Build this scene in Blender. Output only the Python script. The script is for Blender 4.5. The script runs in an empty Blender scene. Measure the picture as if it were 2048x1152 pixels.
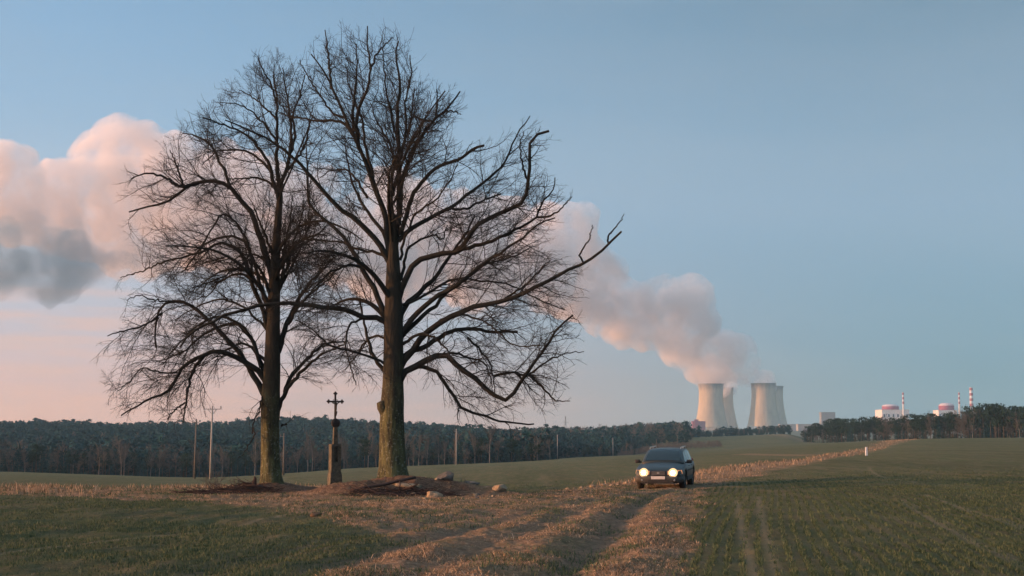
import bpy, bmesh, math, random
import numpy as np
from mathutils import Vector

random.seed(7)
rng = np.random.default_rng(11)
R = math.radians
sc = bpy.context.scene

# ------------------------------------------------------------------ camera
F = 2844.0                      # focal length in photo pixels (2048 wide) = 50 mm on 36 mm
PITCH = math.atan(289.0 / F)
CP, SP = math.cos(PITCH), math.sin(PITCH)
CAMZ = 1.75
cam_d = bpy.data.cameras.new("camera")
cam = bpy.data.objects.new("camera", cam_d)
sc.collection.objects.link(cam)
cam_d.lens = F * 36.0 / 2048.0
cam_d.sensor_width = 36.0
cam_d.clip_start = 0.1
cam_d.clip_end = 40000
cam.location = (0, 0, CAMZ)
cam.rotation_euler = (math.pi / 2 + PITCH, 0, 0)
sc.camera = cam

# ------------------------------------------------------------------ sun, sky, exposure
SUN_EL = R(7.0)
SUN_DIR = Vector((-1.0, -0.09, 0)).normalized()
SUN_AZ = math.atan2(SUN_DIR.x, SUN_DIR.y)          # clockwise from +Y
sun_d = bpy.data.lights.new("sun", 'SUN')
sun_d.energy = 5.0
sun_d.angle = R(0.6)
sun_d.color = (1.0, 0.47, 0.22)
sun = bpy.data.objects.new("sun", sun_d)
sc.collection.objects.link(sun)
sv = Vector((SUN_DIR.x * math.cos(SUN_EL), SUN_DIR.y * math.cos(SUN_EL), math.sin(SUN_EL)))
sun.rotation_euler = sv.to_track_quat('Z', 'Y').to_euler()

sc.view_settings.view_transform = 'Standard'
sc.view_settings.look = 'None'
sc.view_settings.exposure = 0.66
sc.view_settings.gamma = 1.0
sc.render.filter_size = 1.9
cy = sc.cycles
cy.use_denoising = True
cy.max_bounces = 6
cy.diffuse_bounces = 2
cy.glossy_bounces = 2
cy.transmission_bounces = 3
cy.transparent_max_bounces = 12
cy.volume_bounces = 5
cy.use_adaptive_sampling = True
cy.adaptive_threshold = 0.02
cy.sample_clamp_indirect = 4.0

world = bpy.data.worlds.new("World")
sc.world = world
world.use_nodes = True
wn, wl = world.node_tree.nodes, world.node_tree.links
wn.clear()
def N(nt, t, **kw):
    n = nt.nodes.new(t)
    for k, v in kw.items():
        if k.startswith('i_'):
            n.inputs[k[2:].replace('_', ' ')].default_value = v
        else:
            setattr(n, k, v)
    return n
def ramp(nt, src, stops, interp='LINEAR'):
    r = nt.nodes.new('ShaderNodeValToRGB')
    e = r.color_ramp.elements
    r.color_ramp.interpolation = interp
    while len(e) > 1:
        e.remove(e[-1])
    e[0].position = stops[0][0]
    c = stops[0][1]
    e[0].color = (*c, 1) if isinstance(c, tuple) else (c, c, c, 1)
    for p, c in stops[1:]:
        k = e.new(p)
        k.color = (*c, 1) if isinstance(c, tuple) else (c, c, c, 1)
    nt.links.new(src, r.inputs[0])
    return r.outputs[0]
def mathn(nt, op, a, b=None, c=None, clamp=False):
    n = nt.nodes.new('ShaderNodeMath')
    n.operation = op
    n.use_clamp = clamp
    for i, v in enumerate((a, b, c)):
        if v is None:
            continue
        if isinstance(v, (int, float)):
            n.inputs[i].default_value = v
        else:
            nt.links.new(v, n.inputs[i])
    return n.outputs[0]
def mixc(nt, fac, a, b, mode='MIX'):
    n = nt.nodes.new('ShaderNodeMix')
    n.data_type = 'RGBA'
    n.blend_type = mode
    for i, v in ((0, fac), (6, a), (7, b)):
        if isinstance(v, (int, float)):
            n.inputs[i].default_value = v if i == 0 else (v, v, v, 1)
        elif isinstance(v, tuple):
            n.inputs[i].default_value = (*v, 1)
        else:
            nt.links.new(v, n.inputs[i])
    return n.outputs[2]

wt = world.node_tree
sky = N(wt, 'ShaderNodeTexSky', sky_type='NISHITA', sun_disc=False)
sky.sun_elevation = SUN_EL
sky.sun_rotation = SUN_AZ
sky.altitude = 500
sky.air_density = 1.0
sky.dust_density = 1.0
sky.ozone_density = 1.5
tc = N(wt, 'ShaderNodeTexCoord')
sep = N(wt, 'ShaderNodeSeparateXYZ')
wl.new(tc.outputs['Generated'], sep.inputs[0])
# colour of the evening air by height, bluer away from the sun, rosy low on the sunny side
elev = mathn(wt, 'ARCTAN2', sep.outputs[2], mathn(wt, 'SQRT', mathn(wt, 'ADD', mathn(wt, 'MULTIPLY', sep.outputs[0], sep.outputs[0]), mathn(wt, 'MULTIPLY', sep.outputs[1], sep.outputs[1]))))
e01 = mathn(wt, 'DIVIDE', elev, R(40.0), clamp=True)
def lin(r, g, b):
    f = lambda c: (c / 255 / 12.92) if c / 255 <= 0.04045 else ((c / 255 + 0.055) / 1.055) ** 2.4
    return (f(r), f(g), f(b))
left = ramp(wt, e01, [(0.0, lin(255, 182, 148)), (0.05, lin(242, 180, 166)), (0.11, lin(206, 188, 200)), (0.19, lin(178, 192, 212)), (0.30, lin(128, 172, 210)), (0.45, lin(104, 156, 200)), (0.6, lin(92, 146, 192)), (1.0, lin(114, 150, 176))])
right = ramp(wt, e01, [(0.0, lin(104, 144, 156)), (0.05, lin(88, 136, 154)), (0.13, lin(92, 140, 166)), (0.22, lin(106, 146, 178)), (0.33, lin(86, 130, 162)), (0.42, lin(70, 116, 146)), (0.6, lin(66, 112, 144)), (1.0, lin(104, 142, 170))])
az = mathn(wt, 'DIVIDE', sep.outputs[0], mathn(wt, 'MAXIMUM', mathn(wt, 'ABSOLUTE', sep.outputs[1]), 0.05))
azf = N(wt, 'ShaderNodeMapRange', interpolation_type='SMOOTHSTEP')
wl.new(az, azf.inputs[0])
azf.inputs[1].default_value = -0.45
azf.inputs[2].default_value = 0.36
sky_tint = mixc(wt, azf.outputs[0], left, right)
# thin rosy streaks low over the hills
mp = N(wt, 'ShaderNodeMapping')
mp.inputs['Scale'].default_value = (6, 6, 60)
mp.inputs['Rotation'].default_value = (0, R(5), 0)
wl.new(tc.outputs['Generated'], mp.inputs[0])
ns = N(wt, 'ShaderNodeTexNoise')
ns.inputs['Scale'].default_value = 1.6
ns.inputs['Detail'].default_value = 6
ns.inputs['Roughness'].default_value = 0.6
wl.new(mp.outputs[0], ns.inputs['Vector'])
st = ramp(wt, ns.outputs[0], [(0.42, 0.0), (0.66, 1.0)])
low = ramp(wt, e01, [(0.0, 0.85), (0.12, 0.8), (0.26, 0.0)])
onleft = ramp(wt, azf.outputs[0], [(0.0, 1.0), (0.75, 0.0)])
sf = mathn(wt, 'MULTIPLY', mathn(wt, 'MULTIPLY', st, low), onleft)
# barely visible high veil
mp2 = N(wt, 'ShaderNodeMapping'); mp2.inputs['Scale'].default_value = (2.2, 2.2, 9); mp2.inputs['Rotation'].default_value = (0, R(-14), 0)
wl.new(tc.outputs['Generated'], mp2.inputs[0])
nv = N(wt, 'ShaderNodeTexNoise'); nv.inputs['Scale'].default_value = 1.7; nv.inputs['Detail'].default_value = 7; nv.inputs['Roughness'].default_value = 0.55
wl.new(mp2.outputs[0], nv.inputs['Vector'])
veil = ramp(wt, nv.outputs[0], [(0.36, 0.0), (0.68, 1.0)])
sky_tint = mixc(wt, mathn(wt, 'MULTIPLY', veil, 0.26), sky_tint, lin(140, 156, 174))
streak = mixc(wt, mathn(wt, 'MULTIPLY', sf, 0.85), sky_tint, lin(244, 178, 150))
SKY_STR = 0.12
inv = 1.0 / SKY_STR
scaled = N(wt, 'ShaderNodeVectorMath', operation='SCALE')
wl.new(streak, scaled.inputs[0])
# boost added to the sky above the view, to throw more light on the ground
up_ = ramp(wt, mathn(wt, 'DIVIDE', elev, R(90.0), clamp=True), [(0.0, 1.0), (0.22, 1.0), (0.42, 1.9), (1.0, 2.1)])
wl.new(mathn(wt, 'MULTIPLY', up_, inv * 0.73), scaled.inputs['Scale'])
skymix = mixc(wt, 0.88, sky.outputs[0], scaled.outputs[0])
# the bright warm part of the sky round the low sun, outside the picture on the left
sdot = N(wt, 'ShaderNodeVectorMath', operation='DOT_PRODUCT')
wl.new(tc.outputs['Generated'], sdot.inputs[0])
sdot.inputs[1].default_value = tuple(sv)
glow = N(wt, 'ShaderNodeVectorMath', operation='SCALE')
glow.inputs[0].default_value = (1.0 * inv, 0.62 * inv, 0.40 * inv)
wl.new(mathn(wt, 'MULTIPLY', ramp(wt, sdot.outputs['Value'], [(0.40, 0.0), (0.75, 0.35), (1.0, 1.0)]), 2.2), glow.inputs['Scale'])
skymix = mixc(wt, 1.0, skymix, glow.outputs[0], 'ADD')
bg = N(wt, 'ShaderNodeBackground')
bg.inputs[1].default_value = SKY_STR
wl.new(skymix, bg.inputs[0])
wo = N(wt, 'ShaderNodeOutputWorld')
wl.new(bg.outputs[0], wo.inputs[0])

# ------------------------------------------------------------------ small tools
def project(x, y, z):
    z = z - CAMZ
    d = np.maximum(y * CP + z * SP, 1e-3)
    u = -y * SP + z * CP
    return 1024 + F * x / d, 576 - F * u / d
def at(px, py, Y):
    a, b = (px - 1024) / F, (576 - py) / F
    dy, dz = CP - b * SP, SP + b * CP
    t = Y / dy
    return np.array([a * t, Y, CAMZ + dz * t])

_perm = np.random.default_rng(3).random((256, 256))
def vnoise(x, y):
    xi, yi = np.floor(x).astype(int), np.floor(y).astype(int)
    fx, fy = x - xi, y - yi
    fx, fy = fx * fx * (3 - 2 * fx), fy * fy * (3 - 2 * fy)
    a = _perm[xi & 255, yi & 255]; b = _perm[(xi + 1) & 255, yi & 255]
    c = _perm[xi & 255, (yi + 1) & 255]; d = _perm[(xi + 1) & 255, (yi + 1) & 255]
    return (a * (1 - fx) + b * fx) * (1 - fy) + (c * (1 - fx) + d * fx) * fy
def fbm(x, y, o=4):
    s, amp, tot = 0, 1.0, 0
    for i in range(o):
        s = s + amp * vnoise(x * 2 ** i + 17.3 * i, y * 2 ** i + 5.1 * i)
        tot += amp
        amp *= 0.5
    return s / tot * 2 - 1
def sstep(a, b, x):
    t = np.clip((x - a) / (b - a), 0, 1)
    return t * t * (3 - 2 * t)

def mesh_np(name, V, faces_quads=None, faces_tris=None, smooth=True):
    V = np.asarray(V, dtype=np.float32).reshape(-1, 3)
    me = bpy.data.meshes.new(name)
    parts, sizes = [], []
    if faces_quads is not None and len(faces_quads):
        q = np.asarray(faces_quads, dtype=np.int32).reshape(-1, 4)
        parts.append(q.ravel()); sizes.append(np.full(len(q), 4, np.int32))
    if faces_tris is not None and len(faces_tris):
        t = np.asarray(faces_tris, dtype=np.int32).reshape(-1, 3)
        parts.append(t.ravel()); sizes.append(np.full(len(t), 3, np.int32))
    loops = np.concatenate(parts); sz = np.concatenate(sizes)
    me.vertices.add(len(V)); me.vertices.foreach_set('co', V.ravel())
    me.loops.add(len(loops)); me.loops.foreach_set('vertex_index', loops)
    me.polygons.add(len(sz))
    starts = np.concatenate([[0], np.cumsum(sz)[:-1]]).astype(np.int32)
    me.polygons.foreach_set('loop_start', starts)
    me.polygons.foreach_set('loop_total', sz)
    me.update(calc_edges=True)
    me.polygons.foreach_set('use_smooth', np.full(len(sz), smooth))
    me.validate()
    return me
def link(name, me, mat=None, parent=None, loc=None):
    o = bpy.data.objects.new(name, me)
    sc.collection.objects.link(o)
    if mat is not None and me is not None and not me.materials:
        me.materials.append(mat)
    if parent is not None:
        o.parent = parent
    if loc is not None:
        o.location = loc
    return o
def tag(o, label=None, cat=None, group=None, kind=None):
    if label: o['label'] = label
    if cat: o['category'] = cat
    if group: o['group'] = group
    if kind: o['kind'] = kind
    return o
def thing(name, label, cat, loc, group=None, rz=0.0):
    o = bpy.data.objects.new(name, None)
    o.empty_display_size = 0.2
    sc.collection.objects.link(o)
    o.location = loc
    o.rotation_euler = (0, 0, rz)
    return tag(o, label, cat, group)
def copy_thing(o, loc, rz=0.0, scale=1.0, label=None):
    c = o.copy(); sc.collection.objects.link(c)
    c.location = loc; c.rotation_euler = (0, 0, rz); c.scale = (scale,) * 3 if not isinstance(scale, tuple) else scale
    if label: c['label'] = label
    for ch in o.children:
        d = ch.copy(); sc.collection.objects.link(d); d.parent = c
        for g in ch.children:
            e = g.copy(); sc.collection.objects.link(e); e.parent = d
    return c

class MB:
    """collects simple solids into ONE mesh"""
    def __init__(s): s.v, s.f = [], []
    def add(s, vs, fs):
        n = len(s.v); s.v += [tuple(map(float, v)) for v in vs]; s.f += [tuple(i + n for i in f) for f in fs]
    def box(s, c, d, top=1.0, rz=0.0):
        (x, y, z), (a, b, h) = c, (d[0] / 2, d[1] / 2, d[2] / 2)
        ca, sa = math.cos(rz), math.sin(rz)
        vs = []
        for k, zz in ((1.0, -h), (top, h)):
            for sx, sy in ((-1, -1), (1, -1), (1, 1), (-1, 1)):
                px, py = sx * a * k, sy * b * k
                vs.append((x + px * ca - py * sa, y + px * sa + py * ca, z + zz))
        s.add(vs, [(3, 2, 1, 0), (4, 5, 6, 7), (0, 1, 5, 4), (1, 2, 6, 5), (2, 3, 7, 6), (3, 0, 4, 7)])
        return s
    def tube(s, pts, rad, n=8, cap=True):
        pts = [Vector(p) for p in pts]
        rad = rad if hasattr(rad, '__len__') else [rad] * len(pts)
        ch = (pts[-1] - pts[0]).normalized() if (pts[-1] - pts[0]).length > 1e-6 else Vector((0, 0, 1))
        ref = Vector((1, 0, 0)) if abs(ch.x) < 0.8 else Vector((0, 1, 0))
        vs = []
        for i, p in enumerate(pts):
            t = (pts[min(i + 1, len(pts) - 1)] - pts[max(i - 1, 0)]).normalized()
            u = t.cross(ref).normalized(); w = t.cross(u)
            for k in range(n):
                a = 2 * math.pi * k / n
                vs.append(p + (u * math.cos(a) + w * math.sin(a)) * rad[i])
        fs = [(i * n + k, i * n + (k + 1) % n, (i + 1) * n + (k + 1) % n, (i + 1) * n + k) for i in range(len(pts) - 1) for k in range(n)]
        if cap:
            fs += [tuple(range(n))[::-1], tuple((len(pts) - 1) * n + k for k in range(n))]
        s.add(vs, fs); return s
    def lathe(s, prof, n=24, c=(0, 0, 0), axis='z', close=False):
        vs = []
        for r, z in prof:
            for k in range(n):
                a = 2 * math.pi * k / n
                if axis == 'z': vs.append((c[0] + r * math.cos(a), c[1] + r * math.sin(a), c[2] + z))
                elif axis == 'y': vs.append((c[0] + r * math.cos(a), c[1] + z, c[2] + r * math.sin(a)))
                else: vs.append((c[0] + z, c[1] + r * math.cos(a), c[2] + r * math.sin(a)))
        m = len(prof)
        fs = [(i * n + k, i * n + (k + 1) % n, (i + 1) * n + (k + 1) % n, (i + 1) * n + k) for i in range(m - 1) for k in range(n)]
        if close:
            fs += [tuple(range(n))[::-1], tuple((m - 1) * n + k for k in range(n))]
        s.add(vs, fs); return s
    def build(s, name, mat, parent=None, loc=None, bevel=0.0, smooth=False, sub=0):
        me = bpy.data.meshes.new(name)
        me.from_pydata(s.v, [], s.f); me.validate()
        bm = bmesh.new(); bm.from_mesh(me)
        bmesh.ops.recalc_face_normals(bm, faces=bm.faces)
        if bevel:
            eds = [e for e in bm.edges if len(e.link_faces) == 2 and e.calc_face_angle(0) > 0.6]
            bmesh.ops.bevel(bm, geom=eds, offset=bevel, segments=2, profile=0.5, affect='EDGES')
        if sub:
            bmesh.ops.subdivide_edges(bm, edges=bm.edges, cuts=sub, use_grid_fill=True)
        for f in bm.faces: f.smooth = smooth
        bm.to_mesh(me); bm.free()
        return link(name, me, mat, parent, loc)

# ------------------------------------------------------------------ materials
def material(name, col, rough=0.8, col2=None, scale=3.0, bump=0.0, bscale=20.0, metallic=0.0, spec=0.3, detail=6.0, stretch=None, sheen=0.0, coat=0.0):
    m = bpy.data.materials.new(name); m.use_nodes = True
    nt = m.node_tree; b = nt.nodes['Principled BSDF']
    b.inputs['Roughness'].default_value = rough
    b.inputs['Metallic'].default_value = metallic
    b.inputs['Specular IOR Level'].default_value = spec
    b.inputs['Coat Weight'].default_value = coat
    t = N(nt, 'ShaderNodeTexCoord')
    src = t.outputs['Object']
    if stretch:
        mp = N(nt, 'ShaderNodeMapping'); mp.inputs['Scale'].default_value = stretch
        nt.links.new(src, mp.inputs[0]); src = mp.outputs[0]
    n1 = N(nt, 'ShaderNodeTexNoise'); n1.inputs['Scale'].default_value = scale; n1.inputs['Detail'].default_value = detail
    n1.inputs['Roughness'].default_value = 0.65
    nt.links.new(src, n1.inputs['Vector'])
    c2 = col2 if col2 else tuple(c * 0.7 for c in col)
    out = ramp(nt, n1.outputs[0], [(0.33, c2), (0.67, col)])
    nt.links.new(out, b.inputs['Base Color'])
    if bump:
        n2 = N(nt, 'ShaderNodeTexNoise'); n2.inputs['Scale'].default_value = bscale; n2.inputs['Detail'].default_value = 8
        nt.links.new(src, n2.inputs['Vector'])
        bp = N(nt, 'ShaderNodeBump'); bp.inputs['Strength'].default_value = bump; bp.inputs['Distance'].default_value = 0.05
        nt.links.new(n2.outputs[0], bp.inputs['Height']); nt.links.new(bp.outputs[0], b.inputs['Normal'])
    return m
M = {}
M['bark'] = material('bark', (0.115, 0.112, 0.052), 0.95, (0.024, 0.023, 0.018), 4.0, 1.0, 9.0, stretch=(1.5, 1.5, 0.4), spec=0.1)
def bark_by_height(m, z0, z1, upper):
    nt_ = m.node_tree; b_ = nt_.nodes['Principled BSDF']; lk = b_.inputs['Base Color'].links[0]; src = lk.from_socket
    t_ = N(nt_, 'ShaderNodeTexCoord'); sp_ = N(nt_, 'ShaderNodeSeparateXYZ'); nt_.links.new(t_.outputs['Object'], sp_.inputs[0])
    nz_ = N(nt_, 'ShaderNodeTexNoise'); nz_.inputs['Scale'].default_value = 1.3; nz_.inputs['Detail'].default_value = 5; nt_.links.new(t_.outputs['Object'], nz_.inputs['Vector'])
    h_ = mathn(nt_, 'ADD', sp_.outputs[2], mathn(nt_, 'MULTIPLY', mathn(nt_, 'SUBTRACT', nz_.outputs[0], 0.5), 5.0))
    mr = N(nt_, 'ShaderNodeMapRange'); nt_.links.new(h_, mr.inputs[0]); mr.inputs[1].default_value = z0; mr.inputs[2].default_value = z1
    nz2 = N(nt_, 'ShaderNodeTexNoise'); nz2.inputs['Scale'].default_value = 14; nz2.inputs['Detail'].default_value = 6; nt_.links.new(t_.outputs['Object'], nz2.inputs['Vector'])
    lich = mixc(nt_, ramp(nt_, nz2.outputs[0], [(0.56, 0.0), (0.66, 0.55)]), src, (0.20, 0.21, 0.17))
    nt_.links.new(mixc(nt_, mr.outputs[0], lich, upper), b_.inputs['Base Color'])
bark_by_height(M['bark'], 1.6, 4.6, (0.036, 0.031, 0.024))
M['branch'] = material('branch_bark', (0.030, 0.029, 0.025), 0.95, (0.014, 0.014, 0.013), 3.0, spec=0.1)
M['twig'] = material('twig_bark', (0.030, 0.029, 0.028), 0.9, (0.017, 0.016, 0.016), 1.0, spec=0.1)
M['sandstone'] = material('weathered_sandstone', (0.15, 0.13, 0.095), 0.95, (0.055, 0.052, 0.042), 7.0, 0.8, 30.0, spec=0.1)
M['iron'] = material('rusted_iron', (0.045, 0.035, 0.03), 0.7, (0.02, 0.018, 0.018), 20.0, 0.3, 60.0)
M['concrete_pole'] = material('pole_concrete', (0.36, 0.33, 0.29), 0.9, (0.24, 0.22, 0.2), 2.0, spec=0.1)
M['wood_pole'] = material('pole_wood', (0.16, 0.14, 0.12), 0.9, (0.10, 0.09, 0.08), 2.0, spec=0.1)
M['steel'] = material('grey_steel', (0.25, 0.26, 0.27), 0.6, metallic=0.5)
M['insulator'] = material('insulator_porcelain', (0.10, 0.07, 0.06), 0.3)
M['rock_tan'] = material('rock_tan', (0.34, 0.25, 0.16), 0.9, (0.13, 0.10, 0.07), 5.0, 0.7, 12.0, spec=0.1)
M['rock_grey'] = material('rock_grey', (0.16, 0.145, 0.125), 0.9, (0.07, 0.064, 0.058), 5.0, 0.7, 12.0, spec=0.1)
M['soil'] = material('bare_soil', (0.12, 0.08, 0.055), 1.0, (0.06, 0.042, 0.03), 5.0, 0.7, 12.0, spec=0.0)
M['dead_wood'] = material('dead_wood', (0.075, 0.052, 0.045), 0.95, (0.028, 0.021, 0.019), 2.0, spec=0.05)
M['needle_pine'] = material('pine_needles', (0.022, 0.050, 0.034), 0.9, (0.010, 0.026, 0.021), 0.5, spec=0.1)
M['needle_spruce'] = material('spruce_needles', (0.014, 0.060, 0.062), 0.9, (0.008, 0.036, 0.042), 0.5, spec=0.1)
M['bare_twigs'] = material('bare_tree_twigs', (0.125, 0.118, 0.108), 0.95, (0.070, 0.068, 0.066), 0.6, spec=0.05)
M['pine_bark'] = material('pine_bark', (0.10, 0.078, 0.062), 0.95, (0.055, 0.046, 0.040), 1.0, spec=0.05)
M['birch_bark'] = material('birch_bark', (0.26, 0.24, 0.22), 0.9, (0.12, 0.11, 0.10), 2.0, spec=0.05)
M['tower_concrete'] = material('cooling_tower_concrete', (0.54, 0.44, 0.30), 0.9, (0.42, 0.34, 0.24), 0.012, stretch=(3, 3, 0.6), spec=0.1, detail=3)
def soot_top(m):
    nt_ = m.node_tree; b_ = nt_.nodes['Principled BSDF']; src = b_.inputs['Base Color'].links[0].from_socket
    t_ = N(nt_, 'ShaderNodeTexCoord'); sp_ = N(nt_, 'ShaderNodeSeparateXYZ'); nt_.links.new(t_.outputs['Object'], sp_.inputs[0])
    mp_ = N(nt_, 'ShaderNodeMapping'); mp_.inputs['Scale'].default_value = (1, 1, .12); nt_.links.new(t_.outputs['Object'], mp_.inputs[0])
    nz_ = N(nt_, 'ShaderNodeTexNoise'); nz_.inputs['Scale'].default_value = 0.12; nz_.inputs['Detail'].default_value = 4; nt_.links.new(mp_.outputs[0], nz_.inputs['Vector'])
    h_ = mathn(nt_, 'ADD', sp_.outputs[2], mathn(nt_, 'MULTIPLY', nz_.outputs[0], 26.0))
    f_ = ramp(nt_, mathn(nt_, 'DIVIDE', h_, 180.0), [(0.80, 0.0), (0.93, 0.8)])
    st_ = mathn(nt_, 'MULTIPLY', ramp(nt_, nz_.outputs[0], [(0.45, 0.0), (0.7, 0.5)]), 1.0)
    nt_.links.new(mixc(nt_, f_, mixc(nt_, st_, src, (0.30, 0.25, 0.20)), (0.11, 0.10, 0.095)), b_.inputs['Base Color'])
soot_top(M['tower_concrete'])
M['tower_inside'] = material('tower_inside', (0.12, 0.115, 0.11), 0.9, spec=0.1)
M['white_wall'] = material('white_cladding', (0.74, 0.69, 0.66), 0.8, (0.66, 0.61, 0.58), 0.05)
M['red_band'] = material('crimson_paint', (0.30, 0.055, 0.10), 0.6)
M['rose_roof'] = material('pale_rose_roof', (0.70, 0.55, 0.55), 0.7)
M['stack_white'] = material('chimney_white', (0.75, 0.72, 0.70), 0.7)
M['stack_red'] = material('chimney_red', (0.36, 0.08, 0.08), 0.7)
M['grey_block'] = material('grey_concrete_block', (0.27, 0.26, 0.26), 0.9, (0.2, 0.2, 0.2), 0.05)
M['window_dark'] = material('dark_glazing', (0.05, 0.06, 0.07), 0.25)
M['hall_wall'] = material('hall_wall', (0.34, 0.30, 0.28), 0.9, (0.27, 0.24, 0.22), 0.05)

# ------------------------------------------------------------------ terrain heights
cols = [-2600, -400, 0, 200, 400, 600, 700, 850, 1000, 1120, 1250, 1320, 1400, 1500, 1570, 1640, 1750, 1850, 2048, 2500, 4600]
rows = [30, 48, 70, 100, 200, 300, 450]
# screen rows of the ground at those distances, then relative heights for what lies farther off
tab = {
 -2600: [1031, 985, 968, 958, 946, 941, 938],
 -400: [1031, 985, 968, 959, 948, 942, 940],
 0:    [1031, 986, 970, 961, 951, 946, 943.5],
 200:  [1031, 986, 973, 965, 955, 951.5, 949.5],
 400:  [1031, 987, 975, 968, 959, 956.5, 955],
 600:  [1031, 988, 974, 963, 951.5, 947.5, 945.0],
 700:  [1031, 988, 973, 960, 946, 940.5, 937.5],
 850:  [1031, 989, 972, 957, 942, 935, 931.0],
 1000: [1031, 990, 970, 953, 937, 930, 925.5],
 1120: [1031, 989, 966, 949, 932, 924, 918.8],
 1250: [1031, 988, 961, 944, 925, 917, 912.5],
 1320: [1030, 987, 958, 941, 922, 914, 909.0],
 1400: [1030, 985, 955, 937, 917, 909, 905.0],
 1500: [1029, 981, 950, 930, 911, 903, 898.5],
 1570: [1028, 978, 947, 927, 907, 899, 894.0],
 1640: [1027, 975, 944, 923, 903, 894, 889.5],
 1750: [1026, 972, 941, 919, 899, 888, 883.0],
 1850: [1025, 970, 939, 916, 895, 883, 877.8],
 2048: [1025, 968, 937, 914, 893, 880.5, 875.3],
 2500: [1025, 966, 936, 912, 891, 878, 872],
 4600: [1025, 966, 936, 912, 891, 878, 872],
}
far_rows = [600, 700, 850, 1000, 1150, 1300, 1500, 2500, 4300, 6500, 14000]
ridge = {-2600: 836, -400: 838, 0: 841, 200: 842, 400: 845, 600: 833, 700: 839, 850: 846, 1000: 857, 1120: 856, 1250: 852, 1320: 845, 1400: 849, 1500: 855, 1570: 860, 1640: 866, 1750: 866, 1850: 866, 2048: 866, 2500: 862, 4600: 860}
def relz(py, Y, px=1024): return at(px, py, Y)[2] - CAMZ
TREE_H = 13.0
Yk, Zk = None, []
for c in cols:
    y = [4, 12, 17] + rows
    z = [-1.75, -1.73, -1.74] + [relz(p, Y) for p, Y in zip(tab[c], rows)]
    rz_ = relz(ridge[c], 1300) - TREE_H
    if c <= 1250:
        k = (c - 700) / 550 if c > 700 else 0
        zz = {600: -18 + 3 * k, 700: -17 + 4 * k, 850: -13.5 + 2 * k, 1000: -9.5 + k, 1150: (rz_ - 9) * 0.5, 1300: rz_, 1500: rz_ - 6, 2500: -25, 4300: -8, 6500: 5, 14000: 20}
        if c >= 1120: zz[600] = relz(tab[c][-1] - 1.8, 600); zz[700] = zz[600] - 3; zz[850] = zz[600] - 5
    elif c <= 1570:
        zz = {600: relz(tab[c][-1] - 2.8, 600), 700: relz(tab[c][-1] - 3.0, 700)}
        t = (c - 1320) / 250
        zz[850] = relz(893 - 8 * t, 850); zz[1000] = relz(884 - 10 * t, 1000); zz[1150] = relz(879 - 10 * t, 1150)
        zz[1300] = zz[1150] + 0.2; zz[1500] = zz[1150] - 3; zz[2500] = -22; zz[4300] = 2; zz[6500] = 14; zz[14000] = 20
    else:
        base = relz(tab[c][-1], 450)
        zz = {600: base - 1.3, 700: base - 1.5, 850: base - 2.0, 1000: base - 3.5, 1150: base - 4, 1300: base - 4, 1500: base - 4, 2500: -12, 4300: 2, 6500: 12, 14000: 20}
        if c == 1640: zz[600] = relz(887.5, 600); zz[700] = relz(886.8, 700); zz[850] = relz(886, 850)
    Zk.append(z + [zz[r] for r in far_rows])
    Yk = y + far_rows
Zk = np.array(Zk) + CAMZ
def pchip(x, Y, xq):
    x = np.asarray(x, float); h = np.diff(x)
    Y = np.asarray(Y, float); d = np.diff(Y, axis=-1) / h
    m = np.zeros_like(Y)
    d0, d1 = d[..., :-1], d[..., 1:]
    ok = d0 * d1 > 0
    m[..., 1:-1] = np.where(ok, 2 * d0 * d1 / np.where(ok, d0 + d1, 1), 0)
    m[..., 0], m[..., -1] = d[..., 0], d[..., -1]
    i = np.clip(np.searchsorted(x, xq) - 1, 0, len(h) - 1)
    t = np.clip((xq - x[i]) / h[i], 0, 1)
    t2, t3 = t * t, t * t * t
    return (2 * t3 - 3 * t2 + 1) * Y[..., i] + (t3 - 2 * t2 + t) * h[i] * m[..., i] + (-2 * t3 + 3 * t2) * Y[..., i + 1] + (t3 - t2) * h[i] * m[..., i + 1]
LQ = np.linspace(math.log(4), math.log(14000), 700)
AQ = np.linspace(-1.26, 1.26, 900)
T1 = pchip(np.log(Yk), Zk, LQ)
T2 = pchip((np.array(cols) - 1024) / F / 1.006, T1.T, AQ).T      # [a, l]
def base_h(x, y):
    x, y = np.asarray(x, float), np.asarray(y, float)
    yy = np.maximum(y, 4.0)
    a = np.clip((x / np.maximum(yy, 6) - AQ[0]) / (AQ[1] - AQ[0]), 0, len(AQ) - 1.001)
    l = np.clip((np.log(yy) - LQ[0]) / (LQ[1] - LQ[0]), 0, len(LQ) - 1.001)
    ai, li = a.astype(int), l.astype(int)
    fa, fl = a - ai, l - li
    return (T2[ai, li] * (1 - fa) + T2[ai + 1, li] * fa) * (1 - fl) + (T2[ai, li + 1] * (1 - fa) + T2[ai + 1, li + 1] * fa) * fl
def hit(px, py, lo=6, hi=1500):
    ys = np.exp(np.linspace(math.log(lo), math.log(hi), 3000))
    P = at(px, py, 1.0)
    dx, dz = P[0], P[2] - CAMZ
    g = base_h(dx * ys, ys) - (CAMZ + dz * ys)
    i = int(np.argmax(g > 0)) if (g > 0).any() else len(ys) - 1
    return np.array([dx * ys[i], ys[i]])
def poly(pts): return np.array([hit(*p) for p in pts])
def dist_poly(x, y, P):
    best = np.full(x.shape, 1e9)
    for (x0, y0), (x1, y1) in zip(P[:-1], P[1:]):
        dx, dy = x1 - x0, y1 - y0
        t = np.clip(((x - x0) * dx + (y - y0) * dy) / (dx * dx + dy * dy + 1e-9), 0, 1)
        best = np.minimum(best, np.hypot(x - x0 - t * dx, y - y0 - t * dy))
    return best
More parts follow.
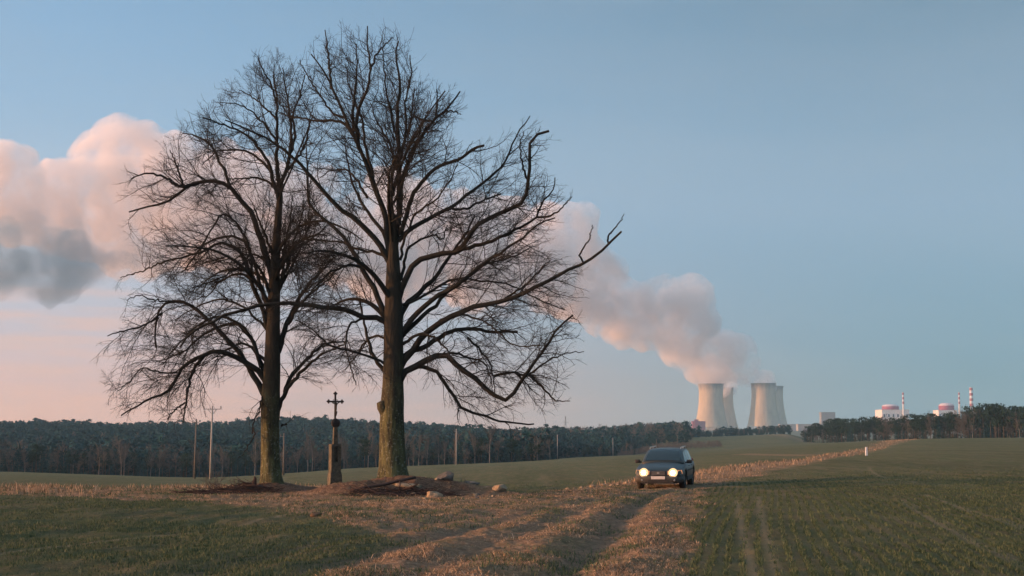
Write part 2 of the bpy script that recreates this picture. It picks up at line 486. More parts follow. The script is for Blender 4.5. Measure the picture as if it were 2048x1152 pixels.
def smooth_line(P, n=40):
    P = np.asarray(P, float); m = len(P)
    out = []
    for q in np.linspace(0, m - 1.0001, n):
        i = int(q); t = q - i
        p0, p1, p2, p3 = P[max(i - 1, 0)], P[i], P[min(i + 1, m - 1)], P[min(i + 2, m - 1)]
        out.append(0.5 * ((2 * p1) + (-p0 + p2) * t + (2 * p0 - 5 * p1 + 4 * p2 - p3) * t * t + (-p0 + 3 * p1 - 3 * p2 + p3) * t ** 3))
    return np.array(out)

# tree, cross and car positions
YL, YR, YX = 50.0, 47.0, 48.5
LT = at(545, 985, YL); RT = at(787, 970, YR); CX = at(669, 981, YX)
# wheel ruts (as walked on the ground)
RUTS = [
    ([(1085, 1190), (1140, 1140), (1200, 1082), (1252, 1030), (1288, 1004), (1318, 988)], 0.34, 0.16),
    ([(1345, 1190), (1352, 1140), (1358, 1080), (1366, 1030), (1374, 1000), (1380, 984)], 0.24, 0.035),
    ([(520, 1190), (640, 1140), (820, 1090), (1000, 1042), (1150, 1008), (1285, 986)], 0.32, 0.13),
    ([(740, 1190), (860, 1132), (1000, 1080), (1120, 1036), (1220, 1004), (1300, 988)], 0.32, 0.11),
    ([(820, 1012), (950, 1008), (1080, 1004), (1200, 996), (1300, 984)], 0.36, 0.10),
    ([(380, 1150), (560, 1105), (720, 1075), (900, 1040), (1010, 1024)], 0.36, 0.10),
]
RUTP = [(smooth_line(poly(p), 24), w, d) for p, w, d in RUTS]
# far track: two ruts running up the rise
FT = smooth_line(poly([(1370, 975), (1420, 962), (1480, 947), (1540, 936), (1600, 926), (1660, 915), (1710, 904), (1760, 892), (1800, 883), (1828, 878.8)]), 30)
# mound top at the right tree's feet has to carry the trunk
# zones: which plants cover which ground
DRY_POLY = [(-700, 976), (0, 974), (250, 976), (400, 974), (600, 974), (900, 974), (1050, 988), (1150, 976), (1262, 962), (1385, 943), (1440, 934), (1520, 926), (1600, 919), (1680, 905), (1740, 894), (1822, 877.5), (1836, 878.5), (1770, 896), (1720, 909),
            (1640, 924), (1540, 944), (1490, 960), (1430, 975), (1412, 1000), (1395, 1060), (1385, 1152), (1380, 1260), (580, 1260), (640, 1140), (800, 1095), (720, 1062), (640, 1038), (520, 1018), (400, 1008), (250, 1000), (0, 992), (-700, 990)]
def in_poly(px, py, P):
    P = np.array(P, float); ins = np.zeros(px.shape, bool); dmin = np.full(px.shape, 1e9)
    for (x0, y0), (x1, y1) in zip(P, np.roll(P, -1, axis=0)):
        c = ((y0 > py) != (y1 > py)) & (px < (x1 - x0) * (py - y0) / (y1 - y0 + 1e-12) + x0)
        ins ^= c
        dx, dy = x1 - x0, y1 - y0
        t = np.clip(((px - x0) * dx + (py - y0) * dy) / (dx * dx + dy * dy + 1e-9), 0, 1)
        dmin = np.minimum(dmin, np.hypot(px - x0 - t * dx, py - y0 - t * dy))
    return ins, dmin
DRYG = np.array([hit(px, py) for px, py in DRY_POLY])                    # the same outline laid on the ground
DRYL = np.stack([DRYG[:, 0] / DRYG[:, 1], np.log(DRYG[:, 1])], 1)
def dry_zone(x, y):
    yy = np.maximum(y, 4)
    wob = 0.012 * fbm(x * 0.5, y * 0.5, 3)
    ins, d = in_poly(x / yy + wob, np.log(yy) + wob, DRYL)
    s = np.where(ins, d, -d)
    return sstep(-0.006, 0.012, s)
def near_detail(x, y):
    h = 0.05 * fbm(x * 0.35, y * 0.35, 3) * sstep(8, 20, y)
    fade = 1 - sstep(90, 160, y)
    h = h + fade * 0.035 * fbm(x * 1.9 + 9, y * 1.9, 4)
    near = y < 64
    if near.any():
        zd = dry_zone(x[near], y[near])
        tuft = np.maximum(fbm(x[near] * 1.6 + 40, y[near] * 1.6, 4), 0) ** 1.3
        h[near] = h[near] + zd * (0.10 * tuft + 0.03 * fbm(x[near] * 7, y[near] * 7, 3))
        ca, sa = math.cos(0.46), math.sin(0.46)
        lf = (x[near] < 0.115 * y[near]) * (1 - zd)
        h[near] = h[near] + lf * 0.035 * np.abs(fbm((x[near] * ca - y[near] * sa) * 1.6, (x[near] * sa + y[near] * ca) * .25, 3)) * 2
    # mounds at the roots
    for (c, hh, rx, ry) in ((RT, 0.58, 2.0, 2.0), (LT, 0.32, 1.9, 1.6), (RT + np.array([2.3, -0.6, 0]), 0.34, 2.0, 1.0), (RT + np.array([-1.3, -1.8, 0]), 0.30, 1.6, 0.9)):
        q = ((x - c[0]) / rx) ** 2 + ((y - c[1]) / ry) ** 2
        h = h + hh * np.exp(-q * 1.4)
    m = np.zeros_like(x)
    nb = (y < 62)
    for P, w, d in RUTP:
        D = np.full(x.shape, 9.0)
        D[nb] = dist_poly(x[nb], y[nb], P) * (1 + 0.35 * fbm(x[nb] * 1.3 + d * 50, y[nb] * 1.3, 3))
        h = h - (0.30 * d + 0.30 * min(d, 0.16) * (d > .15)) * np.exp(-(D / w) ** 2) + 0.16 * d * np.exp(-((D - 2.2 * w) / (0.9 * w)) ** 2)
        m = np.maximum(m, np.exp(-(D / (w * 1.05)) ** 2) * min(1.0, max(0.0, (d - 0.05) * 9.5)))
    return h, m
def ground_h(x, y):
    x, y = np.atleast_1d(np.asarray(x, float)), np.atleast_1d(np.asarray(y, float))
    h, m = near_detail(x, y)
    return base_h(x, y) + h
def gz(x, y): return float(ground_h([x], [y])[0])

TRAM = [smooth_line(poly(p_), 16) for p_ in ([(1805, 1000), (1840, 1026), (1900, 1058), (1970, 1094), (2060, 1140), (2150, 1185)], [(1850, 992), (1905, 1010), (1980, 1034), (2080, 1065)], [(1738, 934), (1748, 946), (1780, 958), (1835, 966)],
        [(1474, 1000), (1480, 1040), (1492, 1090), (1512, 1160), (1530, 1220)], [(1516, 996), (1524, 1040), (1540, 1100), (1560, 1170), (1580, 1220)], [(-60, 1120), (150, 1090), (400, 1062), (560, 1034), (640, 1020)])]
def litter(x, y):
    a_ = 0
    for c_, rx_, ry_ in ((RT, 3.6, 2.6), (LT, 3.4, 2.2), ((RT + LT) / 2, 4.0, 2.4)):
        a_ = np.maximum(a_, np.exp(-((x - c_[0]) / rx_) ** 2 - ((y - c_[1] + 0.8) / ry_) ** 2))
    return sstep(0.25, 0.75, a_ + 0.3 * fbm(x * 1.1, y * 1.1, 3))


# ------------------------------------------------------------------ the ground sheet
yr = [-25, -12, -4, 2, 6, 9, 11]
y = 12.0
while y < 6400:
    yr.append(y)
    y *= 1.0042 if y < 62 else (1.011 if y < 500 else (1.02 if y < 2000 else 1.06))
yr = np.array(yr + [6450.0])
ua = np.concatenate([np.linspace(-1.6, -0.5, 40)[:-1], np.linspace(-0.5, 0.5, 760), np.linspace(0.5, 1.6, 40)[1:]])
GX = ua[None, :] * (np.maximum(yr, 0)[:, None] + 3.0 + np.abs(np.minimum(yr, 0))[:, None])
GX = np.clip(GX, -4400 - np.linspace(100, 0, len(ua))[None, :], 4400 + np.linspace(0, 100, len(ua))[None, :])
GY = np.repeat(yr[:, None], len(ua), 1)
gx, gy = GX.ravel(), GY.ravel()
hh, rutm = near_detail(gx, gy)
gzv = base_h(gx, gy) + hh
dz = dry_zone(gx, gy)
# beyond the crest no zone of dead grass
nr, nc = GX.shape
idx = np.arange(nr * nc).reshape(nr, nc)
quads = np.stack([idx[:-1, :-1], idx[:-1, 1:], idx[1:, 1:], idx[1:, :-1]], -1).reshape(-1, 4)
gm = mesh_np('ground', np.stack([gx, gy, gzv], 1), quads)
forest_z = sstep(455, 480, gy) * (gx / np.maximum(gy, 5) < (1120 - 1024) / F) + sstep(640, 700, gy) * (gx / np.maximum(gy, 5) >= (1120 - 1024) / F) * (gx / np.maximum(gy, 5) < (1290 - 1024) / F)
tramv = np.zeros_like(gx); nb_ = (gy < 90) & (gy > 10)
tramv[nb_] = np.exp(-(np.minimum.reduce([dist_poly(gx[nb_], gy[nb_], P_) for P_ in TRAM]) / 0.08) ** 2)
strip = np.zeros_like(gx)
m_ = gy > 150
def far_line(pts): return np.array([at(px, 870, Y_)[:2] for px, Y_ in pts])
for P_, w_ in ((far_line([(1530, 1180), (1560, 1130), (1585, 1040), (1610, 960), (1640, 880)]), 9.0), (far_line([(1130, 800), (1190, 815), (1270, 850), (1340, 880), (1420, 900)]), 7.0),
               (smooth_line(poly([(1480, 908), (1560, 910), (1640, 911), (1730, 912)]), 12), 1.6), (smooth_line(poly([(1780, 911), (1900, 908), (2060, 906)]), 12), 1.6)):
    strip[m_] = np.maximum(strip[m_], np.exp(-(dist_poly(gx[m_], gy[m_], P_) / w_) ** 2))
dz = np.maximum(dz, 0.8 * strip)
for nm, arr in (('dry', dz), ('rut', rutm), ('litter', litter(gx, gy)), ('tram', tramv), ('wood', np.clip(forest_z, 0, 1))):
    at_ = gm.attributes.new(nm, 'FLOAT', 'POINT')
    at_.data.foreach_set('value', arr.astype(np.float32))
mg = bpy.data.materials.new('field_ground'); mg.use_nodes = True
nt = mg.node_tree; b = nt.nodes['Principled BSDF']
b.inputs['Roughness'].default_value = 1.0; b.inputs['Specular IOR Level'].default_value = 0.05
geo = N(nt, 'ShaderNodeNewGeometry')
def gnoise(scale, detail=5, rough=0.6, vec=None, stretch=None, rotz=0.0):
    v = geo.outputs['Position']
    if stretch:
        mp = N(nt, 'ShaderNodeMapping'); mp.inputs['Scale'].default_value = stretch; mp.inputs['Rotation'].default_value = (0, 0, rotz)
        nt.links.new(v, mp.inputs[0]); v = mp.outputs[0]
    n = N(nt, 'ShaderNodeTexNoise'); n.inputs['Scale'].default_value = scale; n.inputs['Detail'].default_value = detail; n.inputs['Roughness'].default_value = rough
    nt.links.new(v, n.inputs['Vector'])
    return n.outputs[0]
def attr(nm):
    a = N(nt, 'ShaderNodeAttribute'); a.attribute_name = nm
    return a.outputs['Fac']
n_big, n_mid, n_fine = gnoise(0.03, 4), gnoise(0.6, 6, 0.7), gnoise(9.0, 6, 0.75)
wheat = mixc(nt, ramp(nt, n_big, [(0.35, 0.0), (0.65, 1.0)]), (0.064, 0.082, 0.036), (0.088, 0.098, 0.046))
soilc = ramp(nt, n_fine, [(0.3, (0.045, 0.034, 0.024)), (0.7, (0.125, 0.092, 0.062))])
wheat = mixc(nt, mathn(nt, 'MULTIPLY', ramp(nt, n_mid, [(0.42, 0.0), (0.60, 1.0)]), 0.6), wheat, soilc)
wheat = mixc(nt, ramp(nt, n_fine, [(0.35, 0.0), (0.75, 0.6)]), wheat, (0.125, 0.132, 0.064))
wheat = mixc(nt, ramp(nt, gnoise(0.11, 3, 0.5, stretch=(1, 0.12, 1), rotz=0.15), [(0.45, 0.0), (0.7, 0.45)]), wheat, (0.050, 0.060, 0.030))
wheat = mixc(nt, ramp(nt, gnoise(0.9, 4, 0.6, stretch=(1, 0.03, 1), rotz=0.155), [(0.50, 0.0), (0.66, 0.5)]), wheat, (0.150, 0.118, 0.066))
wheat = mixc(nt, ramp(nt, gnoise(0.45, 4, 0.6, stretch=(1, 0.02, 1), rotz=0.155), [(0.30, 0.45), (0.46, 0.0)]), wheat, (0.050, 0.056, 0.026))
dryc = ramp(nt, n_fine, [(0.25, (0.080, 0.052, 0.036)), (0.5, (0.24, 0.152, 0.094)), (0.75, (0.50, 0.33, 0.205))])
dryc = mixc(nt, ramp(nt, n_mid, [(0.46, 0.0), (0.62, 0.7)]), dryc, (0.085, 0.088, 0.045))
rutc = ramp(nt, n_fine, [(0.3, (0.085, 0.064, 0.047)), (0.7, (0.22, 0.165, 0.118))])
wheat = mixc(nt, ramp(nt, gnoise(2.2, 5, 0.65, stretch=(1, 0.12, 1), rotz=0.46), [(0.48, 0.0), (0.64, 0.45)]), wheat, (0.17, 0.135, 0.085))
wheat = mixc(nt, mathn(nt, 'MULTIPLY', attr('tram'), 0.75), wheat, (0.19, 0.160, 0.10))
col = mixc(nt, attr('dry'), wheat, dryc)
col = mixc(nt, mathn(nt, 'MULTIPLY', attr('rut'), 0.85), col, rutc)
litc = ramp(nt, n_fine, [(0.25, (0.040, 0.026, 0.020)), (0.5, (0.115, 0.070, 0.050)), (0.75, (0.28, 0.18, 0.12))])
col = mixc(nt, mathn(nt, 'MULTIPLY', attr('litter'), 0.85), col, litc)
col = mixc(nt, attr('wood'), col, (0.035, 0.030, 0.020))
nt.links.new(col, b.inputs['Base Color'])
bp = N(nt, 'ShaderNodeBump'); bp.inputs['Strength'].default_value = 1.0; bp.inputs['Distance'].default_value = 0.12
nt.links.new(mathn(nt, 'ADD', n_fine, gnoise(2.2, 6, 0.7)), bp.inputs['Height'])
nt.links.new(bp.outputs[0], b.inputs['Normal'])
ground = link('ground', gm, mg)
tag(ground, 'rolling farmland of young green crop and dead grass', None, None, 'structure')

# ------------------------------------------------------------------ grass and shoots
def blade_mat(name, c1, c2, c3):
    m = bpy.data.materials.new(name); m.use_nodes = True
    n = m.node_tree; bb = n.nodes['Principled BSDF']
    bb.inputs['Roughness'].default_value = 0.9; bb.inputs['Specular IOR Level'].default_value = 0.1
    g = N(n, 'ShaderNodeNewGeometry')
    o = ramp(n, g.outputs['Random Per Island'], [(0.0, c1), (0.5, c2), (1.0, c3)])
    n.links.new(o, bb.inputs['Base Color'])
    tr = N(n, 'ShaderNodeBsdfTranslucent'); n.links.new(o, tr.inputs[0])
    mx = N(n, 'ShaderNodeMixShader'); mx.inputs[0].default_value = 0.25
    n.links.new(bb.outputs[0], mx.inputs[1]); n.links.new(tr.outputs[0], mx.inputs[2])
    n.links.new(mx.outputs[0], n.nodes['Material Output'].inputs[0])
    return m
M['shoot'] = blade_mat('crop_shoot', (0.034, 0.058, 0.032), (0.060, 0.088, 0.046), (0.13, 0.142, 0.080))
M['straw'] = blade_mat('dead_grass_blade', (0.085, 0.070, 0.045), (0.23, 0.160, 0.105), (0.50, 0.35, 0.23))
def blades(x, y, hgt, wid, lean, name, mat):
    n = len(x)
    z = ground_h(x, y) - 0.01
    a = rng.random(n) * 2 * math.pi
    lx, ly = np.cos(a) * lean * hgt, np.sin(a) * lean * hgt
    b_ = rng.random(n) * 2 * math.pi
    wx, wy = np.cos(b_) * wid / 2, np.sin(b_) * wid / 2
    v = np.empty((n, 5, 3))
    v[:, 0] = np.stack([x - wx, y - wy, z], 1); v[:, 1] = np.stack([x + wx, y + wy, z], 1)
    mx, my, mz = x + lx * 0.4, y + ly * 0.4, z + hgt * 0.62
    v[:, 2] = np.stack([mx - wx * .7, my - wy * .7, mz], 1); v[:, 3] = np.stack([mx + wx * .7, my + wy * .7, mz], 1)
    v[:, 4] = np.stack([x + lx, y + ly, z + hgt * np.sqrt(np.maximum(1 - lean ** 2 * 0.5, 0.08))], 1)
    i = np.arange(n)[:, None] * 5
    me = mesh_np(name, v.reshape(-1, 3), i + np.array([[0, 1, 3, 2]]), i + np.array([[2, 3, 4]]), smooth=False)
    return link(name, me, mat)
def scatter(n, y0, y1, p=1.6, a0=-0.42, a1=0.42):
    u = rng.random(n)
    yy = (y0 ** (2 - p) + u * (y1 ** (2 - p) - y0 ** (2 - p))) ** (1 / (2 - p))
    return (a0 + rng.random(n) * (a1 - a0)) * (yy + 1.0), yy
# crop: sown in rows
x, y = scatter(640000, 14.5, 75)
rightside = x > 0.115 * y
ang = np.where(rightside, 0.155, 0.46)
sx, sy = np.sin(ang), np.cos(ang)
c_ = x * sy - y * sx + np.where(rightside, 0.35 * np.sin(y * 0.09), 0)
rowc = np.round(c_ / 0.21) * 0.21 + rng.normal(0, 0.026, len(x))
dlt = rowc - c_
x, y = x + dlt * sy, y - dlt * sx
ri = np.round(c_ / 0.21).astype(int)
keep = (dry_zone(x, y) < rng.random(len(x)) * 0.9) & (rng.random(len(x)) < 1 - 0.93 * sstep(32, 72, y)) & (rng.random(len(x)) < np.where(rightside, 0.30, 0.04) + np.where(rightside, 0.70, 0.50) * sstep(-0.20, 0.30, fbm(x * 0.7 + 3, y * 0.7, 4)))
TRAMD = np.minimum.reduce([dist_poly(x, y, P_) for P_ in TRAM])
keep &= (TRAMD > 0.09) | (rng.random(len(x)) < 0.25)
x, y = x[keep], y[keep]
n = len(x)
o = blades(x, y, rng.uniform(0.030, 0.080, n), 0.007 + 0.0003 * y, rng.uniform(0.1, 0.9, n), 'crop_shoots', M['shoot'])
tag(o, 'short green winter crop sprouting in rows over the fields', None, None, 'stuff')
# dead grass on the balk and between the ruts
x, y = scatter(560000, 14.5, 75)
_, rm = near_detail(x, y)
dzz = dry_zone(x, y)
cl = fbm(x * 0.9, y * 0.9, 4)
carn = (np.abs(x - 5.9 - (y - 56.5) * .235) < 1.7) & (y > 50) & (y < 60)
keep = (dzz > rng.random(len(x)) * 0.9 + 0.05) & (~carn | (rng.random(len(x)) < 0.12)) & (rng.random(len(x)) > 0.62 * litter(x, y)) & ((y < 30) | (rng.random(len(x)) < 0.5 + 0.5 * sstep(-0.24, -0.08, x / y))) & (rng.random(len(x)) > rm * 1.25) & (rng.random(len(x)) < 0.05 + 0.8 * sstep(-0.10, 0.45, cl) + 0.6 * np.exp(-((x / y - 0.098) / 0.018) ** 2))
x, y, cl = x[keep], y[keep], cl[keep]
n = len(x)
hgt = rng.uniform(0.015, 0.050, n) * (1 + 1.2 * sstep(0.05, 0.5, cl)) * (1 + 0.6 * (rng.random(n) < .04))
o = blades(x, y, hgt, 0.006 + 0.00028 * y, rng.uniform(0.5, 1.7, n), 'dead_grass', M['straw'])
tag(o, 'tangled dead straw coloured grass along the track and under the trees', None, None, 'stuff')
x, y = scatter(200000, 14.5, 60)
gcl_ = fbm(x * 1.2 + 60, y * 1.2, 4)
keep = (dry_zone(x, y) > 0.3) & (rng.random(len(x)) < sstep(0.02, 0.35, gcl_)) & (rng.random(len(x)) > litter(x, y))
x, y = x[keep], y[keep]; n = len(x)
o = blades(x, y, rng.uniform(0.03, 0.11, n), 0.006 + 0.00028 * y, rng.uniform(0.2, 1.0, n), 'green_tufts', M['shoot'])
tag(o, 'green grass tufts growing through the dead grass between the ruts', None, None, 'stuff')
# taller stalks at the far margin and up the distant track
x, y = scatter(160000, 60, 520, 1.5, -0.42, 0.42)
keep = dry_zone(x, y) > 0.4
D = dist_poly(x, y, FT)
keep &= (np.abs(D - 0.9) > 0.35) | (rng.random(len(x)) < 0.2)
keep &= rng.random(len(x)) < 0.35 + 0.8 * sstep(-0.2, 0.4, fbm(x * .25, y * .25, 3))
x2, y2 = scatter(60000, 38, 75, 1.2, -0.42, -0.24)
k2 = (dry_zone(x2, y2) > 0.5) & (rng.random(len(x2)) < 0.9 * sstep(-0.25, -0.38, x2 / y2)) & (rng.random(len(x2)) < 0.02 + 0.35 * sstep(0.0, 0.5, fbm(x2 * .5, y2 * .5, 3)))
x, y = np.concatenate([x[keep], x2[k2]]), np.concatenate([y[keep], y2[k2]])
n = len(x)
o = blades(x, y, rng.uniform(0.08, 0.28, n), 0.010 + 0.00035 * y, rng.uniform(0.1, 0.7, n), 'tall_weeds', M['straw'])
tag(o, 'tall dead weed stalks beside the distant track and field margin', None, None, 'stuff')

# ------------------------------------------------------------------ the two big trees
def tubes(P, Rr, S):
    """P (n,k,3), Rr (n,k) -> verts, quads"""
    n, k, _ = P.shape
    T = np.empty_like(P)
    T[:, 1:-1] = P[:, 2:] - P[:, :-2]; T[:, 0] = P[:, 1] - P[:, 0]; T[:, -1] = P[:, -1] - P[:, -2]
    T /= np.linalg.norm(T, axis=2, keepdims=True) + 1e-9
    ch = P[:, -1] - P[:, 0]; ch /= np.linalg.norm(ch, axis=1, keepdims=True) + 1e-9
    ref = np.where(np.abs(ch[:, 1:2]) < 0.8, np.array([[0.0, 1.0, 0.0]]), np.array([[1.0, 0.0, 0.0]]))
    U = np.cross(T, ref[:, None, :]); U /= np.linalg.norm(U, axis=2, keepdims=True) + 1e-9
    W = np.cross(T, U)
    a = np.arange(S) * 2 * math.pi / S
    V = P[:, :, None, :] + Rr[:, :, None, None] * (U[:, :, None, :] * np.cos(a)[None, None, :, None] + W[:, :, None, :] * np.sin(a)[None, None, :, None])
    base = (np.arange(n) * k * S)[:, None, None]
    i = np.arange(k - 1)[None, :, None] * S; s = np.arange(S)[None, None, :]; s2 = (s + 1) % S
    q = np.stack([base + i + s, base + i + s2, base + i + S + s2, base + i + S + s], -1).reshape(-1, 4)
    return V.reshape(-1, 3), q
def resample(P, k):
    P = np.asarray(P, float)
    d = np.concatenate([[0], np.cumsum(np.linalg.norm(np.diff(P, axis=0), axis=1))])
    q = np.linspace(0, d[-1], k)
    return np.stack([np.interp(q, d, P[:, i]) for i in range(3)], 1)
def norm(v): return v / (np.linalg.norm(v, axis=-1, keepdims=True) + 1e-9)
def spawn(P, Rr, spacing, start, lmin, lmax, k, r_ratio, rmax, env, ang=(28, 62), wig=0.16, zc=None, axis=None, end=1.0, taperlen=0.45, outw=0.25):
    n, kk, _ = P.shape
    L = np.linalg.norm(np.diff(P, axis=1), axis=2).sum(1)
    cnt = np.floor(L * (end - start) / spacing + rng.random(n)).astype(int)
    own = np.repeat(np.arange(n), cnt)
    m = len(own)
    if m == 0: return np.zeros((0, k, 3)), np.zeros((0, k))
    t = start + (end - start) * rng.random(m)
    f = t * (kk - 1); i = np.minimum(f.astype(int), kk - 2); fr = (f - i)[:, None]
    base = P[own, i] * (1 - fr) + P[own, i + 1] * fr
    tan = norm(P[own, i + 1] - P[own, i])
    rp = Rr[own, i] * (1 - fr[:, 0]) + Rr[own, i + 1] * fr[:, 0]
    rnd = rng.normal(size=(m, 3)); perp = norm(rnd - (rnd * tan).sum(1, keepdims=True) * tan)
    a = np.radians(rng.uniform(*ang, m))[:, None]
    d = np.cos(a) * tan + np.sin(a) * perp
    out = base - axis(base); out[:, 2] = 0
    d = norm(d + outw * norm(out))
    ln = rng.uniform(lmin, lmax, m) * (1 - taperlen * t) * np.clip(L[own] / 2.0, 0.45, 1.15)
    z = zc(base) if zc is not None else np.zeros(m)
    Q = np.empty((m, k, 3)); Q[:, 0] = base
    st_ = (ln / (k - 1))[:, None]
    for j in range(1, k):
        Q[:, j] = Q[:, j - 1] + d * st_
        d = norm(d + rng.normal(0, wig, (m, 3)) + np.stack([np.zeros(m), np.zeros(m), z * (0.25 + 0.75 * j / k)], 1))
    # stay inside the outline of this crown
    jx, jy = rng.normal(0, 16, m), rng.normal(0, 16, m)
    for it in range(3):
        px, py = project(Q[:, -1, 0], Q[:, -1, 1], Q[:, -1, 2])
        px = px + jx; py = py + jy
        ins, _ = in_poly(px, py, env)
        bad = ~ins
        if it < 2:
            Q[bad] = Q[bad][:, :1] + (Q[bad] - Q[bad][:, :1]) * 0.6
        else:
            kp = ins | (rng.random(m) < 0.12)
    Q, rp = Q[kp], rp[kp]
    r0 = np.minimum(rp * r_ratio, rmax * rng.uniform(0.6, 1.0, len(rp)))
    RR = r0[:, None] * (1 - 0.72 * np.linspace(0, 1, k))[None, :]
    return Q, RR

def build_tree(name, label, Ytree, base, trunk_px, limbs_px, env, seed, ndepth, depth_z, up_knee, flare_h=0.55, dens=1.0):
    """trunk_px: (px, py, width px); limbs_px: list of (w0 px, w1 px, depth, [(px,py)...])"""
    global rng
    rng = np.random.default_rng(seed)
    root = thing(name, label, 'tree', tuple(base))
    m_px = Ytree / F
    tp = np.array([at(p[0], p[1], Ytree) for p in trunk_px]); tw = np.array([p[2] for p in trunk_px]) * m_px / 2
    def axis(b):
        x = np.interp(b[:, 2], tp[:, 2], tp[:, 0])
        return np.stack([x, np.full(len(b), Ytree), b[:, 2]], 1)
    # trunk: dense skin with furrows, root flare
    k, S = 90, 40
    zz = np.linspace(0, 1, k)
    TP = resample(tp, k); TW = np.interp(TP[:, 2], tp[:, 2], tw)
    a = np.arange(S) * 2 * math.pi / S
    hrel = TP[:, 2] - TP[0, 2]
    V = np.empty((k, S, 3))
    lobes = 0.5 + 0.5 * np.cos(a * 6 + seed) * 0.8 + 0.3 * np.cos(a * 3 + 1.3 * seed)
    for i in range(k):
        fl = math.exp(-hrel[i] / flare_h)
        furrow = 0.035 * fbm(a * 5.0 + seed, np.full(S, hrel[i] * 0.5 + 3), 3) + 0.03 * fbm(a * 1.2 + seed, np.full(S, hrel[i] * 0.8), 2)
        furrow = 0.5 * (furrow + furrow[::-1])
        r = TW[i] * (1 + furrow) * (1 + 0.28 * fl * lobes)
        V[i, :, 0] = TP[i, 0] + r * np.cos(a); V[i, :, 1] = TP[i, 1] + r * np.sin(a); V[i, :, 2] = TP[i, 2]
    V[0, :, 2] -= 0.25
    i_ = np.arange(k - 1)[:, None] * S; s = np.arange(S)[None]; s2 = (s + 1) % S
    q = np.stack([i_ + s, i_ + s2, i_ + S + s2, i_ + S + s], -1).reshape(-1, 4)
    me = mesh_np('trunk', V.reshape(-1, 3) - base, q)
    link('trunk', me, M['bark'], root)
    # traced limbs
    K = 22
    LP, LR = [], []
    for w0, w1, dep, pts in limbs_px:
        m = len(pts)
        P2 = np.array(pts, float)
        seg = np.concatenate([[0], np.cumsum(np.hypot(*np.diff(P2, axis=0).T))]); s_ = seg / seg[-1]
        P3 = np.array([at(p[0], p[1], Ytree + dep * (sv_ ** 1.2)) for p, sv_ in zip(P2, s_)])
        P3 = smooth_line(P3, 40); P3 = resample(P3, K)
        P3[1:-1] += rng.normal(0, 0.018, (K - 2, 3))
        LP.append(P3); LR.append(np.linspace(w0, w1, K) ** 1.0 * m_px / 2)
    # limbs toward and away from the viewer
    for j in range(ndepth):
        zb = rng.uniform(*depth_z)
        b0 = np.array([np.interp(zb, tp[:, 2], tp[:, 0]), Ytree, zb])
        sgn = -1 if j % 2 else 1
        az_ = sgn * (math.pi / 2) + rng.uniform(-0.75, 0.75)
        ln = rng.uniform(3.2, 5.6) * (0.62 + 0.38 * math.sin(math.pi * (zb - depth_z[0]) / (depth_z[1] - depth_z[0])))
        d = np.array([math.cos(az_) * 0.62, math.sin(az_) * 0.62, 0.85]); d /= np.linalg.norm(d)
        pts = [b0]
        droop = -0.075 if zb < up_knee else -0.01
        for q_ in range(K - 1):
            pts.append(pts[-1] + d * ln / (K - 1))
            d = d + rng.normal(0, 0.05, 3) + np.array([0, 0, droop]); d /= np.linalg.norm(d)
        LP.append(np.array(pts)); r0 = np.interp(zb, tp[:, 2], tw) * 0.36
        LR.append(np.linspace(r0, 0.02, K))
    LP, LR = np.array(LP), np.array(LR)
    zlo, zhi = depth_z[0], depth_z[1] + 4
    zc = lambda b_: np.interp(b_[:, 2], [zlo - 1, zlo + 1.5, up_knee, zhi], [-0.10, -0.05, 0.05, 0.16])
    A1, R1 = spawn(LP, LR, 0.36 / dens, 0.16, 1.1, 3.0, 12, 0.48, 0.021, env, (30, 72), 0.13, zc, axis)
    A2, R2 = spawn(A1, R1, 0.165 / dens, 0.08, 0.5, 1.5, 8, 0.6, 0.0092, env, (28, 66), 0.13, zc, axis)
    A2b, R2b = spawn(LP, LR, 0.40, 0.35, 0.4, 1.1, 8, 0.4, 0.0140, env, (35, 80), 0.16, zc, axis)
    A2, R2 = np.concatenate([A2, A2b]), np.concatenate([R2, R2b])
    A3, R3 = spawn(A2, R2, 0.092, 0.08, 0.25, 0.80, 4, 0.75, 0.0058, env, (26, 62), 0.12, zc, axis)
    R3 = np.maximum(R3, 0.0027)
    R2 = np.maximum(R2, 0.0038)
    print(name, 'limbs', len(LP), 'L1', len(A1), 'L2', len(A2), 'L3', len(A3))
    v1, q1 = tubes(LP, LR, 9); v2, q2 = tubes(A1, R1, 6)
    me = mesh_np('branches', np.concatenate([v1, v2]) - base, np.concatenate([q1, q2 + len(v1)]))
    link('branches', me, M['branch'], root)
    v3, q3 = tubes(A2, R2, 4); v4, q4 = tubes(A3, R3, 3)
    me = mesh_np('twigs', np.concatenate([v3, v4]) - base, np.concatenate([q3, q4 + len(v3)]))
    link('twigs', me, M['twig'], root)
    return root, tp, tw

